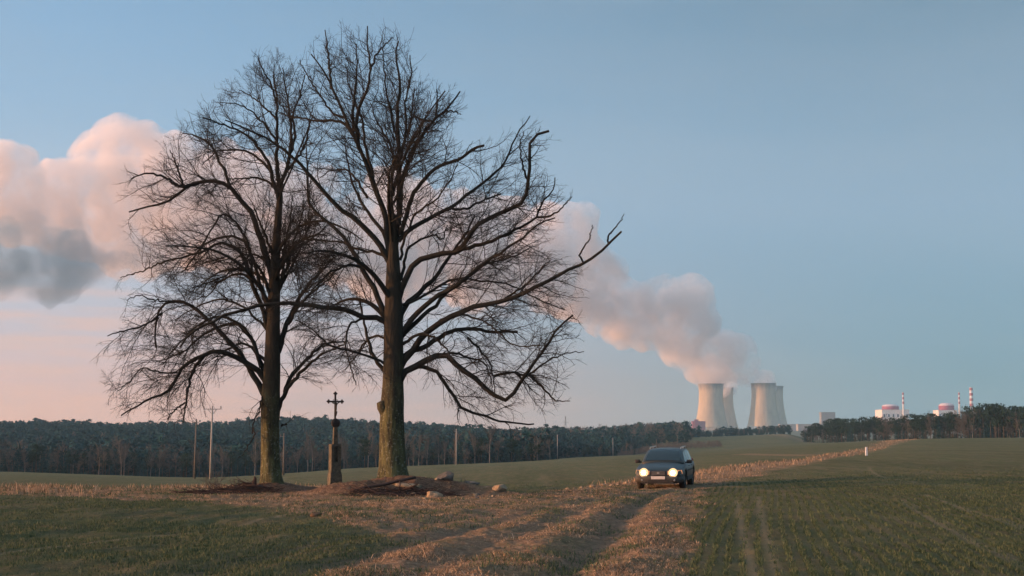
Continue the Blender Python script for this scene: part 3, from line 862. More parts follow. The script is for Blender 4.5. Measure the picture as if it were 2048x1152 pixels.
L_trunk = [(545, 990, 56), (545, 975, 50), (543, 955, 43), (541, 930, 38), (540, 890, 35.5), (540, 850, 36), (541, 815, 39), (542, 780, 36), (544, 740, 34), (545, 700, 31), (546, 650, 28), (548, 600, 25), (549, 550, 22), (552, 500, 18), (556, 440, 15), (560, 395, 12), (559, 370, 10)]
L_limbs = [
 (13, 3, 0.8, [(534, 800), (520, 774), (503, 744), (477, 705), (442, 666), (407, 631), (377, 609), (347, 601), (325, 612), (312, 635), (310, 670), (312, 696)]),
 (5, 2, -1.0, [(325, 625), (290, 650), (245, 662), (215, 672)]),
 (13, 2.5, -1.2, [(536, 770), (522, 748), (498, 727), (464, 709), (429, 703), (399, 714), (368, 731), (351, 757), (334, 785), (303, 796), (273, 813), (242, 831)]),
 (7, 2.5, -1.8, [(412, 709), (390, 735), (377, 774), (373, 809), (366, 845)]),
 (4, 2, -1.8, [(373, 805), (352, 818), (335, 838)]),
 (4, 1.5, -1.6, [(355, 744), (325, 746), (285, 737), (262, 760), (235, 782)]),
 (7, 3, 1.5, [(534, 722), (520, 714), (500, 693), (479, 687), (455, 700), (432, 706)]),
 (10, 2, 1.8, [(536, 760), (525, 735), (514, 700), (500, 672), (485, 655), (464, 646), (438, 655), (403, 672), (377, 696), (342, 716), (305, 722)]),
 (8, 2, 0.6, [(522, 735), (508, 690), (490, 658), (455, 636), (425, 634), (395, 652), (355, 690), (325, 730)]),
 (11, 3, -0.5, [(541, 690), (533, 648), (520, 605), (505, 570), (497, 540), (487, 512), (469, 494), (442, 487), (406, 503), (379, 512), (330, 522)]),
 (9, 3, 1.0, [(543, 640), (530, 600), (518, 560), (512, 535), (498, 499), (482, 476), (451, 474), (424, 480), (397, 502), (370, 540)]),
 (6, 2.5, -1.2, [(505, 560), (500, 500), (478, 453), (460, 437), (444, 429), (428, 449), (410, 480), (395, 515)]),
 (5, 2, 1.4, [(500, 555), (475, 548), (445, 560), (415, 590), (385, 600)]),
 (4, 1.5, 1.8, [(330, 522), (290, 540), (240, 556)]),
 (14, 3, 0.7, [(546, 560), (537, 526), (523, 485), (505, 431), (478, 395), (455, 370), (424, 361), (397, 365), (370, 377), (338, 401), (297, 413), (258, 424)]),
 (8, 2, -0.9, [(397, 365), (361, 374), (329, 354), (293, 347), (261, 359)]),
 (7, 2, 1.6, [(460, 372), (446, 336), (424, 295), (397, 273), (365, 266)]),
 (7, 2.5, -1.2, [(550, 520), (533, 478), (518, 440), (508, 415)]),
 (5, 2, -1.5, [(370, 377), (355, 335), (340, 300)]),
 (6, 2, 0.8, [(556, 385), (540, 366), (514, 356), (478, 357), (450, 358)]),
 (9, 2, -1.0, [(557, 400), (545, 358), (537, 327), (514, 291), (487, 266), (451, 250), (405, 235)]),
 (6, 2, 1.6, [(540, 340), (523, 322), (496, 303), (460, 300), (433, 304), (405, 330)]),
 (10, 2.5, 0.3, [(558, 385), (555, 330), (553, 280), (555, 230), (552, 185), (546, 150)]),
 (9, 2, -0.8, [(560, 380), (575, 330), (583, 270), (578, 220), (572, 180), (565, 135)]),
 (7, 2, 1.2, [(576, 325), (590, 270), (586, 230), (600, 190), (610, 150)]),
 (6, 2, 0.5, [(575, 340), (600, 310), (612, 285), (616, 260), (625, 215)]),
 (5, 1.5, 1.2, [(553, 240), (530, 215), (505, 195), (478, 180)]),
 (5, 1.5, -1.0, [(553, 205), (540, 165), (523, 135), (515, 112)]),
 (5, 1.5, -0.5, [(555, 285), (525, 245), (485, 212), (440, 205)]),
 (10, 3, -1.0, [(556, 820), (563, 800), (577, 774), (594, 753), (620, 727), (650, 705), (688, 690)]),
 (9, 3, 1.0, [(570, 785), (579, 757), (605, 727), (637, 696), (665, 684), (694, 684)]),
 (12, 3, 0.6, [(556, 705), (564, 679), (577, 640), (598, 596), (620, 566), (646, 540), (668, 512)]),
 (8, 2, -1.3, [(575, 648), (592, 620), (620, 588), (655, 560), (678, 530)]),
 (7, 2, 0.9, [(553, 600), (566, 540), (572, 480), (582, 420), (585, 390)]),
 (7, 2, -0.6, [(556, 590), (575, 530), (592, 470), (603, 430), (608, 400)]),
 (6, 2, 1.4, [(560, 575), (590, 520), (612, 470), (624, 425)]),
 (6, 2, 1.9, [(558, 540), (590, 500), (620, 480), (655, 450)]),
 (4, 2, -1.0, [(532, 765), (525, 790), (518, 820), (506, 850), (505, 868)]),
 (3, 1.2, -1.5, [(506, 855), (510, 870), (498, 890), (485, 910), (476, 917)]),
 (3, 1.5, 0.3, [(563, 850), (575, 849)]),
 (7, 2, -1.6, [(549, 620), (530, 560), (505, 520), (470, 540), (430, 560), (385, 575)]),
 (6, 2, 1.6, [(546, 670), (515, 640), (480, 610), (440, 600), (400, 610), (350, 640)]),
 (4, 1.5, -1.3, [(350, 605), (310, 600), (275, 590), (255, 600)]),
]
L_env = [(178, 712), (240, 650), (212, 605), (285, 568), (275, 515), (232, 440), (236, 350), (320, 285), (378, 215), (440, 150), (505, 112), (560, 78), (615, 140), (640, 250), (680, 400), (705, 520), (712, 700), (690, 800), (560, 850), (440, 862), (330, 850), (215, 842), (192, 785)]
linden_l, tpL, twL = build_tree('linden_tree', 'leafless linden on the left, narrower trunk, beside the wayside cross and the brushwood', YL, LT, L_trunk, L_limbs, L_env, 21, 8, (4.6, 10.5), 8.0, dens=1.12)

R_trunk = [(787, 978, 74), (787, 958, 62), (786, 935, 55), (785, 900, 51), (784, 860, 49), (784, 825, 47), (785, 800, 46), (786, 770, 42), (787, 735, 41), (787, 690, 39), (787, 640, 38), (787, 590, 34), (787, 545, 29), (786, 505, 24), (785, 465, 19), (786, 430, 15)]
R_limbs = [
 (15, 3, 0.4, [(785, 540), (790, 490), (797, 430), (800, 363), (796, 300), (795, 223), (798, 169), (794, 110), (797, 82)]),
 (14, 2.5, -0.4, [(783, 530), (776, 480), (768, 426), (749, 372), (726, 313), (708, 273), (686, 223), (663, 178), (645, 137), (622, 108)]),
 (7, 2, 0.8, [(708, 273), (706, 235), (708, 200), (713, 146), (713, 88)]),
 (9, 2, -0.9, [(720, 300), (713, 262), (718, 214), (735, 178), (740, 137), (735, 97), (735, 52)]),
 (6, 2, 0.6, [(663, 178), (659, 133), (654, 88), (650, 60)]),
 (8, 2, 1.1, [(755, 385), (740, 330), (731, 291), (722, 235), (700, 180), (690, 130)]),
 (8, 2, -1.2, [(780, 430), (782, 395), (785, 336), (781, 291), (755, 246), (740, 205)]),
 (6, 2, 1.2, [(797, 300), (785, 240), (775, 190), (768, 140), (765, 95)]),
 (6, 2, -1.0, [(797, 330), (812, 270), (812, 200), (822, 150), (820, 110)]),
 (5, 2, 1.2, [(740, 137), (760, 100), (785, 75)]),
 (5, 2, 0.9, [(690, 235), (665, 225), (640, 190), (615, 150), (600, 120)]),
 (12, 3, 0.8, [(797, 450), (800, 400), (806, 352), (826, 300), (853, 259), (871, 237), (898, 214), (920, 183)]),
 (5, 2, 0.8, [(871, 237), (875, 205), (873, 178)]), (5, 2, 0.8, [(862, 241), (835, 237), (812, 215)]), (4, 1.5, 1.2, [(885, 225), (905, 222), (922, 228)]),
 (7, 2, -0.9, [(810, 350), (822, 310), (835, 280), (858, 262), (880, 262)]),
 (10, 5, -1.5, [(800, 470), (812, 435), (826, 390), (853, 354), (880, 331), (916, 320), (943, 300), (968, 291)]),
 (10, 2, 1.3, [(797, 482), (822, 458), (844, 444), (889, 422), (934, 390), (979, 354), (1006, 331), (1024, 291), (1042, 259), (1060, 232)]),
 (6, 3.5, 1.0, [(893, 417), (934, 417), (970, 399), (1002, 388)]),
 (13, 5, -1.5, [(797, 600), (801, 585), (814, 554), (831, 523), (870, 511), (916, 503), (934, 476), (957, 449), (988, 431), (1024, 417), (1051, 399), (1056, 363), (1060, 331), (1060, 291), (1072, 270), (1098, 262)]),
 (5, 1.5, -1.6, [(1056, 363), (1045, 330), (1040, 290), (1048, 262)]),
 (9, 2, -1.0, [(914, 504), (940, 494), (979, 484), (1022, 462), (1052, 449), (1074, 432), (1083, 406), (1105, 380), (1110, 355)]),
 (5, 1.5, -1.1, [(1074, 434), (1109, 428), (1144, 393)]),
 (12, 3, 1.6, [(800, 640), (809, 614), (827, 597), (857, 567), (883, 536), (905, 505), (930, 470), (950, 430)]),
 (12, 2.5, -1.8, [(802, 670), (814, 649), (848, 614), (883, 588), (918, 567), (961, 532), (1000, 506), (1039, 480), (1075, 450), (1110, 436)]),
 (10, 2.5, 1.9, [(802, 675), (820, 655), (857, 623), (900, 580), (944, 549), (970, 528), (1010, 520), (1060, 495)]),
 (14, 4, -2.2, [(797, 742), (805, 723), (827, 697), (857, 662), (900, 636), (944, 614), (987, 608), (1022, 597), (1057, 584), (1096, 562), (1131, 541), (1165, 530), (1187, 515), (1217, 489), (1243, 463)]),
 (4, 1.5, -2.2, [(1167, 525), (1161, 508), (1178, 480), (1185, 450)]), (4, 1.2, -2.2, [(1217, 486), (1215, 473), (1235, 450), (1248, 428)]),
 (5, 2, -2.4, [(1000, 603), (1050, 570), (1080, 540), (1100, 520)]),
 (12, 5, 1.0, [(797, 730), (805, 714), (831, 701), (866, 684), (900, 664), (935, 658), (979, 662), (1035, 664)]),
 (5, 2, 0.8, [(935, 675), (961, 701), (979, 727), (987, 758), (990, 788)]),
 (15, 3.5, -1.4, [(792, 790), (796, 770), (805, 749), (831, 732), (866, 714), (895, 712), (918, 735), (953, 758), (979, 784), (1013, 799), (1031, 779), (1052, 749), (1074, 719), (1096, 684), (1118, 653), (1146, 630)]),
 (6, 1.5, -1.3, [(987, 753), (1022, 745), (1057, 749), (1100, 719), (1135, 706), (1168, 703)]),
 (6, 1.5, -1.5, [(1057, 749), (1085, 775), (1110, 800), (1140, 802)]),
 (9, 3, 0.3, [(820, 735), (835, 733), (866, 740), (887, 762), (909, 797), (927, 819), (970, 832), (1009, 845), (1068, 848)]),
 (6, 2, 1.2, [(866, 716), (900, 706), (935, 714), (970, 727), (979, 749), (985, 775)]),
 (12, 4, -0.8, [(783, 660), (766, 638), (727, 634), (698, 622), (668, 618), (637, 612), (572, 607), (529, 609), (485, 620), (442, 633), (403, 653), (377, 670), (360, 695)]),
 (10, 3, 0.8, [(782, 760), (766, 740), (744, 705), (735, 675), (727, 640), (720, 601)]),
 (6, 2, -1.5, [(778, 730), (735, 712), (696, 700), (660, 690), (620, 655), (590, 640)]),
 (13, 2.5, 1.0, [(780, 650), (766, 620), (744, 567), (722, 532), (701, 493), (675, 462), (645, 435), (618, 404), (616, 359), (613, 295)]),
 (13, 2.5, -1.5, [(782, 530), (770, 506), (744, 471), (709, 436), (677, 417), (631, 363), (600, 328), (582, 313), (550, 286), (514, 266), (487, 255), (450, 240)]),
 (9, 2, 1.4, [(779, 500), (766, 467), (735, 423), (714, 389), (697, 340), (690, 280)]),
 (7, 2, 0.8, [(708, 273), (686, 246), (645, 241), (600, 237), (560, 225)]),
 (7, 2, 1.7, [(781, 520), (750, 505), (720, 500), (680, 485), (640, 480), (600, 478)]),
 (6, 2, -1.6, [(725, 535), (700, 530), (660, 545), (620, 585), (600, 615)]),
 (6, 2, 1.5, [(735, 395), (700, 345), (668, 340), (640, 355)]),
 (5, 2, -1.4, [(727, 636), (700, 650), (690, 690), (700, 730), (712, 770)]),
 (6, 2, 1.3, [(781, 690), (760, 672), (735, 680), (715, 710), (690, 740)]),
 (7, 2.5, -2.0, [(803, 690), (830, 672), (855, 668), (885, 690), (905, 720)]),
 (7, 2, 2.2, [(802, 560), (815, 500), (842, 480), (870, 470), (884, 480), (895, 450)]),
 (6, 2, -2.0, [(800, 520), (812, 470), (830, 430), (870, 400), (900, 360), (915, 330)]),
 (6, 2, 2.0, [(803, 610), (850, 590), (900, 560), (960, 560), (1020, 570), (1080, 600), (1130, 620)]),
 (5, 2, -2.4, [(880, 640), (930, 630), (980, 650), (1030, 690), (1080, 690)]),
]
R_env = [(612, 115), (640, 50), (700, 45), (735, 34), (785, 60), (826, 92), (832, 150), (928, 170), (918, 250), (880, 300), (975, 285), (1062, 222), (1108, 262), (1105, 330), (1152, 385), (1100, 450), (1120, 510), (1185, 515), (1190, 560), (1150, 580), (1165, 640), (1172, 710), (1145, 805), (1070, 860), (960, 858), (850, 825), (700, 805), (590, 700), (540, 640), (370, 720), (350, 640), (560, 590), (560, 450), (480, 300), (440, 235), (560, 205)]
linden_r, tpR, twR = build_tree('linden_tree', 'bigger leafless linden on the right with the thick mossy trunk standing on a stony mound', YR, RT, R_trunk, R_limbs, R_env, 22, 10, (4.2, 11.0), 8.0)
# broken stub and bark lump on the big trunk
mb = MB()
c = at(765, 808, YR)
mb.tube([c + np.array([0.15, -0.05, -0.5]), c + np.array([0.03, -0.15, -0.1]), c + np.array([-0.06, -0.18, 0.08])], [0.14, 0.20, 0.13], 12)
o = mb.build('branch_stub', M['bark'], linden_r, smooth=True)
o.matrix_parent_inverse.identity(); o.location = tuple(-RT)

# ------------------------------------------------------------------ wayside cross
gzx = gz(CX[0], CX[1])
cross = thing('wayside_cross', 'old iron crucifix on a tall stone pedestal standing between the two lindens', 'wayside cross', (CX[0], CX[1], gzx - 0.03), rz=R(28))
mb = MB()
mb.box((0, 0, 0.0), (0.46, 0.36, 0.26)); mb.box((0, 0, 0.37), (0.44, 0.33, 0.50), top=0.93); mb.box((0, 0, 0.655), (0.41, 0.31, 0.07), top=0.88)
mb.build('stone_base', M['sandstone'], cross, bevel=0.015)
mb = MB()
for sx in (-1, 1):
    mb.box((sx * 0.12, 0, 1.12), (0.11, 0.27, 0.86))
mb.box((0, 0.06, 1.12), (0.13, 0.14, 0.86)); mb.box((0, -0.06, 0.86), (0.13, 0.14, 0.34)); mb.box((0, 0, 1.585), (0.37, 0.29, 0.07), top=0.92)
mb.build('stone_shaft', M['sandstone'], cross, bevel=0.008)
mb = MB()
mb.box((0, 0, 1.93), (0.16, 0.14, 0.62), top=0.72)
mb.build('stone_post', M['sandstone'], cross, bevel=0.01)
mb = MB().lathe([(0.001, -0.05), (0.10, -0.045), (0.155, -0.02), (0.16, 0.0), (0.155, 0.02), (0.10, 0.045), (0.001, 0.05)], 24, (0, -0.02, 2.33), axis='y')
mb.build('round_plaque', M['iron'], cross, smooth=True)
mb = MB()
mb.box((0, 0.03, 2.80), (0.06, 0.04, 1.16)); mb.box((0, 0.03, 3.06), (0.46, 0.038, 0.055))
for cx_, cz in ((-0.24, 3.06), (0.24, 3.06), (0, 3.33)):
    for dx, dz_ in ((0, 0), (0.045, 0.0), (-0.045, 0.0), (0, 0.045), (0, -0.045)):
        mb.lathe([(0.001, -0.025), (0.026, -0.02), (0.034, 0), (0.026, 0.02), (0.001, 0.025)], 10, (cx_ + dx, 0.03, cz + dz_), axis='y')
mb.tube([(-0.05, 0.03, 2.98), (-0.12, 0.03, 3.02), (-0.05, 0.03, 3.14)], 0.012, 6); mb.tube([(0.05, 0.03, 2.98), (0.12, 0.03, 3.02), (0.05, 0.03, 3.14)], 0.012, 6)
mb.build('iron_cross', M['iron'], cross, bevel=0.004)
# small cast figure, grown as one skin
fm = bpy.data.meshes.new('figure')
J = [(0, -.03, 2.80), (0, -.045, 2.88), (0, -.04, 2.97), (0, -.045, 3.03), (0.01, -.06, 3.08), (-.06, -.035, 3.0), (-.13, -.01, 3.03), (-.20, 0, 3.06), (.06, -.035, 3.0), (.13, -.01, 3.03), (.20, 0, 3.06), (-.02, -.06, 2.68), (-.01, -.03, 2.56), (.02, -.06, 2.68), (.01, -.03, 2.56), (0, -.04, 2.53)]
E = [(0, 1), (1, 2), (2, 3), (3, 4), (2, 5), (5, 6), (6, 7), (2, 8), (8, 9), (9, 10), (0, 11), (11, 12), (0, 13), (13, 14), (12, 15)]
RD = [.036, .036, .042, .016, .028, .02, .013, .01, .02, .013, .01, .024, .013, .024, .013, .012]
fm.from_pydata(J, E, [])
fo = link('cast_figure', fm, M['iron'], cross)
sk = fo.modifiers.new('skin', 'SKIN'); sb = fo.modifiers.new('sub', 'SUBSURF'); sb.levels = 1; sb.render_levels = 1
for vtx, r_ in zip(fm.skin_vertices[0].data if fm.skin_vertices else [], RD):
    vtx.radius = (r_, r_)
def bake(o):
    dg = bpy.context.evaluated_depsgraph_get(); dg.update()
    me = bpy.data.meshes.new_from_object(o.evaluated_get(dg))
    old = o.data
    o.modifiers.clear(); o.data = me
    return me
if not fm.skin_vertices:
    bm = bmesh.new(); bm.from_mesh(fm); lay = bm.verts.layers.skin.verify()
    for v_, r_ in zip(bm.verts, RD):
        v_[lay].radius = (r_, r_); v_[lay].use_root = (v_.index == 0)
    bm.to_mesh(fm); bm.free()
fme = bake(fo)
for p in fme.polygons: p.use_smooth = True

# ------------------------------------------------------------------ stones, brushwood, mound litter
def rock(name, px, py, Y, w, d, h, mat, label, cat, seed, group=None, sink=0.36, sharp=0.0):
    bm = bmesh.new(); bmesh.ops.create_icosphere(bm, subdivisions=4, radius=1.0)
    rg = np.random.default_rng(seed)
    planes = [(norm(rg.normal(size=3)), rg.uniform(0.55, 0.85)) for _ in range(22)]
    for v_ in bm.verts:
        p = np.array(v_.co)
        for nn, dd in planes:
            q_ = p @ nn
            if q_ > dd: p = p - nn * (q_ - dd)
        nz = float(fbm(np.array([p[0] * 2 + seed]), np.array([p[1] * 2 + p[2] * 3]), 4)[0])
        p = p * (1 + 0.16 * nz)
        v_.co = (p[0] * w / 2, p[1] * d / 2, p[2] * h / 2)
    for f_ in bm.faces: f_.smooth = True
    me = bpy.data.meshes.new(name); bm.to_mesh(me); bm.free()
    P = at(px, py, Y)
    o = link(name, me, mat, None, (P[0], P[1], gz(P[0], P[1]) + h * (0.5 - sink)))
    o.rotation_euler = (0, 0, rg.uniform(-0.3, 0.3))
    return tag(o, label, cat, group)
rock('stone_slab', 805, 975, 45.4, 1.0, 0.6, 0.22, M['rock_tan'], 'flat tan stone slab lying at the foot of the bigger linden', 'stone', 1)
rock('boulder', 893, 982, 46.4, 0.75, 0.6, 0.50, M['rock_grey'], 'large grey boulder on the mound right of the bigger linden', 'stone', 2)
rock('boulder', 869, 1002, 43.2, 0.78, 0.5, 0.40, M['rock_tan'], 'rounded tan boulder in front of the grey one, nearest the track', 'stone', 3)
rock('boulder', 998, 990, 46.0, 0.62, 0.5, 0.46, M['rock_tan'], 'sunlit blocky tan stone at the right end of the stone row', 'stone', 4)
rock('flat_stone', 942, 986, 46.8, 0.85, 0.5, 0.24, M['rock_grey'], 'low flat grey stone between the grey boulder and the sunlit one', 'stone', 5)
rock('molehill', 630, 1058, 29.5, 0.30, 0.28, 0.16, M['soil'], 'small brown molehill in the near left field', 'molehill', 6, sink=0.3)
rock('white_pebble', 174, 1006, 38.5, 0.16, 0.12, 0.08, M['rock_tan'], 'small pale stone alone in the near left field', 'stone', 7)
for i, (px, py, w) in enumerate([(1134, 979, .22), (1148, 978, .18), (1162, 976, .2), (1186, 974, .34), (1206, 972, .3), (1222, 973, .2), (1236, 971, .26), (1252, 969, .3), (1243, 966, .22), (1174, 979, .2)]):
    Yp = hit(px, py)[1]
    rock('field_stone', px, py, Yp, w, w * .8, w * .7, M['rock_tan'], 'small yellowish stone in the row at the field edge left of the car', 'stone', 20 + i, 'yellowish stones in a row left of the car')

def brush(name, label, cxp, cyp, Y, wx, wy, hmax, n, seed, big=3):
    rg = np.random.default_rng(seed)
    c0 = at(cxp, cyp, Y); loc = (c0[0], c0[1], gz(c0[0], c0[1]))
    K = 6; P = np.empty((n, K, 3)); Rr = np.empty((n, K))
    for i in range(n):
        r_ = rg.random() ** 0.7; a = rg.uniform(0, 2 * math.pi)
        x0, y0 = r_ * math.cos(a) * wx / 2, r_ * math.sin(a) * wy / 2
        hm = hmax * max(0, 1 - r_ ** 1.5)
        ln = rg.uniform(0.3, 0.95) * (1.4 if i < big else 1)
        az_ = rg.uniform(-0.5, 0.5) + (math.pi if rg.random() < 0.5 else 0)
        d = np.array([math.cos(az_), math.sin(az_) * 0.8, rg.uniform(-0.05, 0.18 if i % 7 else 0.6)])
        p = np.array([x0, y0, rg.uniform(0, hm) + 0.02])
        for k_ in range(K):
            P[i, k_] = p
            p = p + d * ln / K; d = d + rg.normal(0, 0.12, 3); d[2] -= 0.03
            p[2] = max(p[2], 0.01)
        Rr[i] = np.linspace(1, 0.4, K) * (rg.uniform(0.035, 0.06) if i < big else rg.uniform(0.006, 0.018))
    P[..., 2] += ground_h((P[..., 0] + loc[0]).ravel(), (P[..., 1] + loc[1]).ravel()).reshape(n, K) - loc[2]
    v_, q_ = tubes(P, Rr, 6)
    me = mesh_np(name, v_, q_)
    o = link(name, me, M['dead_wood'], None, loc)
    return tag(o, label, 'brush pile')
rgq = np.random.default_rng(77)
for i in range(20):
    px, py = rgq.uniform(815, 990), rgq.uniform(986, 1004)
    w_ = rgq.uniform(.10, .26)
    rock('rubble_stone', px, py, hit(px, py)[1], w_, w_ * .8, w_ * .6, M['rock_tan' if i % 3 else 'rock_grey'], 'small stone in the rubble strewn between the boulders right of the bigger linden', 'stone', 60 + i, 'rubble between the boulders', .3)
brush('brushwood', 'pile of dead brushwood at the foot of the left linden', 490, 992, 48.2, 2.2, 1.2, 0.30, 150, 1, 1)
brush('brushwood', 'low spread of fallen sticks farther left of the left linden', 410, 996, 47.0, 2.2, 0.9, 0.10, 70, 2, 0)
brush('brushwood', 'dark tangle of broken branches in front of the bigger linden', 755, 1000, 44.0, 2.4, 1.3, 0.12, 90, 3, 0)
brush('brushwood', 'fallen sticks beneath the big stones right of the bigger linden', 840, 1000, 44.6, 2.2, 1.1, 0.12, 80, 4, 1)
# long fallen bough
c0 = at(700, 1000, 44.2); mb = MB()
pts = [(0, 0, 0.05), (0.5, 0.1, 0.14), (1.0, 0.25, 0.20), (1.5, 0.35, 0.33), (2.0, 0.4, 0.42)]
mb.tube(pts, [0.03, 0.045, 0.05, 0.05, 0.04], 8); mb.tube([(1.5, .35, .33), (1.52, .2, .2), (1.5, .1, .02)], [.03, .025, .02], 6); mb.tube([(0.5, .1, .14), (0.3, .0, .08), (0.0, -.15, .02)], [.03, .02, .015], 6)
o = mb.build('fallen_bough', M['dead_wood'], None, (c0[0], c0[1], gz(c0[0], c0[1])), smooth=True)
tag(o, 'long fallen bough leaning up toward the bigger linden', 'fallen branch')
c0 = at(507, 985, 49.2); mb = MB()
mb.tube([(0, 0, -.1), (0.02, 0, .12), (0.05, 0, .3), (0.02, 0, .36)], [.12, .08, .05, .02], 8); mb.tube([(0, 0, .05), (-.2, 0, .12), (-.38, 0, .1)], [.07, .05, .02], 7)
o = mb.build('tree_stump', M['dead_wood'], None, (c0[0], c0[1], gz(c0[0], c0[1])), smooth=True)
tag(o, 'dark jagged stump beside the left linden', 'stump')
# a thin leafless shrub left of the left linden, and one on the stones
def shrub(px, py, Y, h, label, seed, n=9):
    rg = np.random.default_rng(seed); c0 = at(px, py, Y); loc = np.array([c0[0], c0[1], gz(c0[0], c0[1])])
    K = 7; P, Rr = [], []
    def grow(p, d, ln, r_, lv):
        pts = [p]
        for k_ in range(K - 1):
            p = p + d * ln / (K - 1); pts.append(p); d = norm(d + rg.normal(0, 0.12, 3))
        P.append(np.array(pts)); Rr.append(np.linspace(r_, r_ * .4, K))
        if lv < 2:
            for q_ in range(5):
                i = rg.integers(1, K - 1); grow(pts[i], norm(d + rg.normal(0, 0.6, 3)), ln * .5, r_ * .6, lv + 1)
    for i in range(n):
        grow(np.zeros(3), norm(np.array([rg.normal(0, .45), rg.normal(0, .4), 1])), h * rg.uniform(.6, 1), .008, 0)
    v_, q_ = tubes(np.array(P), np.array(Rr), 4)
    return tag(link('bare_shrub', mesh_np('bare_shrub', v_, q_), M['bare_twigs'], None, tuple(loc)), label, 'shrub')
shrub(428, 990, 48.5, 0.75, 'thin leafless shrub left of the left linden in front of the utility pole', 1)
shrub(470, 985, 50.5, 0.45, 'small leafless shrub touching the brushwood at the left linden', 2, 6)
shrub(925, 982, 47.5, 0.35, 'tiny leafless shrub between the boulders', 3, 6)

# ------------------------------------------------------------------ the car
def car_paint():
    m = bpy.data.materials.new('dark_green_paint'); m.use_nodes = True
    nt_ = m.node_tree; b_ = nt_.nodes['Principled BSDF']
    t = N(nt_, 'ShaderNodeTexCoord'); nz = N(nt_, 'ShaderNodeTexNoise'); nz.inputs['Scale'].default_value = 3; nz.inputs['Detail'].default_value = 8
    nt_.links.new(t.outputs['Object'], nz.inputs['Vector'])
    sp = N(nt_, 'ShaderNodeSeparateXYZ'); nt_.links.new(t.outputs['Object'], sp.inputs[0])
    dust = mathn(nt_, 'MULTIPLY', ramp(nt_, sp.outputs[2], [(0.15, 1.0), (0.75, 0.15)]), ramp(nt_, nz.outputs[0], [(0.3, 0.2), (0.7, 0.9)]))
    nt_.links.new(mixc(nt_, dust, (0.007, 0.012, 0.010), (0.055, 0.048, 0.038)), b_.inputs['Base Color'])
    nt_.links.new(ramp(nt_, dust, [(0.0, 0.42), (1.0, 0.85)]), b_.inputs['Roughness'])
    b_.inputs['Coat Weight'].default_value = 0.12; b_.inputs['Coat Roughness'].default_value = 0.15
    return m
M['paint'] = car_paint()
M['trim'] = material('black_plastic', (0.035, 0.034, 0.033), 0.7, (0.02, 0.02, 0.02), 8)
M['glass'] = material('car_glass', (0.012, 0.018, 0.018), 0.10, (0.008, 0.012, 0.012), 2, spec=0.4)
M['tyre'] = material('tyre_rubber', (0.022, 0.021, 0.020), 0.95, (0.05, 0.04, 0.032), 5)
M['rim'] = material('alloy_rim', (0.32, 0.32, 0.32), 0.45, metallic=0.7)
M['chrome'] = material('bright_trim', (0.5, 0.5, 0.48), 0.3, metallic=0.9)
M['plate'] = material('plate_white', (0.60, 0.58, 0.56), 0.6, (0.5, 0.48, 0.46), 10)
M['bumper'] = material('dusty_bumper', (0.065, 0.058, 0.05), 0.7, (0.03, 0.028, 0.026), 5)
def emis(name, col, st):
    m = bpy.data.materials.new(name); m.use_nodes = True
    n_ = m.node_tree; e = N(n_, 'ShaderNodeEmission'); e.inputs[0].default_value = (*col, 1); e.inputs[1].default_value = st
    n_.links.new(e.outputs[0], n_.nodes['Material Output'].inputs[0]); return m
M['lamp_on'] = emis('lit_headlamp', (1.0, 0.80, 0.55), 30.0)
M['lamp_mid'] = emis('lamp_halo_ring', (1.0, 0.60, 0.30), 1.0)  # emission standing in for the bloom round the lamp
M['lamp_glow'] = emis('headlamp_halo', (1.0, 0.42, 0.18), 0.45)  # orange emission on the housing imitates the outer halo

cc = at(1318, 978, 54.0)       # ground under the middle of the front bumper
HEAD = Vector((-0.235, -1.0, 0)).normalized()
ccx, ccy = cc[0] - HEAD.x * 2.2, cc[1] - HEAD.y * 2.2
rzc = math.atan2(HEAD.y, HEAD.x)
zc_f, zc_r = gz(ccx + HEAD.x * 1.4, ccy + HEAD.y * 1.4), gz(ccx - HEAD.x * 1.4, ccy - HEAD.y * 1.4)
car = thing('estate_car', 'dark green estate car with both headlamps lit coming down the dirt track', 'car', (ccx, ccy, (zc_f + zc_r) / 2 - 0.02), rz=rzc)
car.rotation_euler = (0, -math.atan2(zc_f - zc_r, 2.8), rzc)
# body: lofted stations, x forward, symmetric in y
def loft(stations, closed_ends=True):
    """stations: list of (x, [(y,z)...]) half sections from bottom centre to top centre"""
    vs, fs = [], []
    m = len(stations[0][1]); ring = 2 * m - 2
    for x_, half in stations:
        pts = [(x_, y_, z_) for y_, z_ in half] + [(x_, -y_, z_) for y_, z_ in half[-2:0:-1]]
        vs += pts
    for i in range(len(stations) - 1):
        for k_ in range(ring):
            fs.append((i * ring + k_, i * ring + (k_ + 1) % ring, (i + 1) * ring + (k_ + 1) % ring, (i + 1) * ring + k_))
    if closed_ends:
        fs += [tuple(range(ring))[::-1], tuple((len(stations) - 1) * ring + k_ for k_ in range(ring))]
    return vs, fs
def low(x_, w, zb, zt, zh):
    # half section: floor, sill, flank, shoulder, top deck
    return (x_, [(0, zb), (w * 0.80, zb), (w * 0.95, zb + 0.06), (w, zb + 0.22), (w * 1.0, (zb + zt) / 2 + 0.05), (w * 0.985, zt - 0.08), (w * 0.93, zt), (w * 0.62, zh - 0.01), (w * 0.3, zh + 0.012), (0, zh + 0.018)])
st_ = [low(2.36, .66, .34, .60, .62), low(2.31, .80, .30, .66, .70), low(2.18, .875, .28, .74, .79), low(1.9, .91, .27, .82, .87), low(1.5, .925, .27, .88, .935), low(1.15, .93, .27, .92, .99), low(.9, .93, .27, .94, 1.02),
       low(.3, .93, .27, .95, 1.0), low(-.8, .93, .27, .96, 1.0), low(-1.6, .925, .27, .97, 1.0), low(-2.1, .90, .30, .97, 1.0), low(-2.33, .84, .36, .92, .96), low(-2.38, .78, .42, .86, .90)]
mb = MB(); mb.add(*loft(st_))
body = mb.build('body', M['paint'], car, smooth=True)
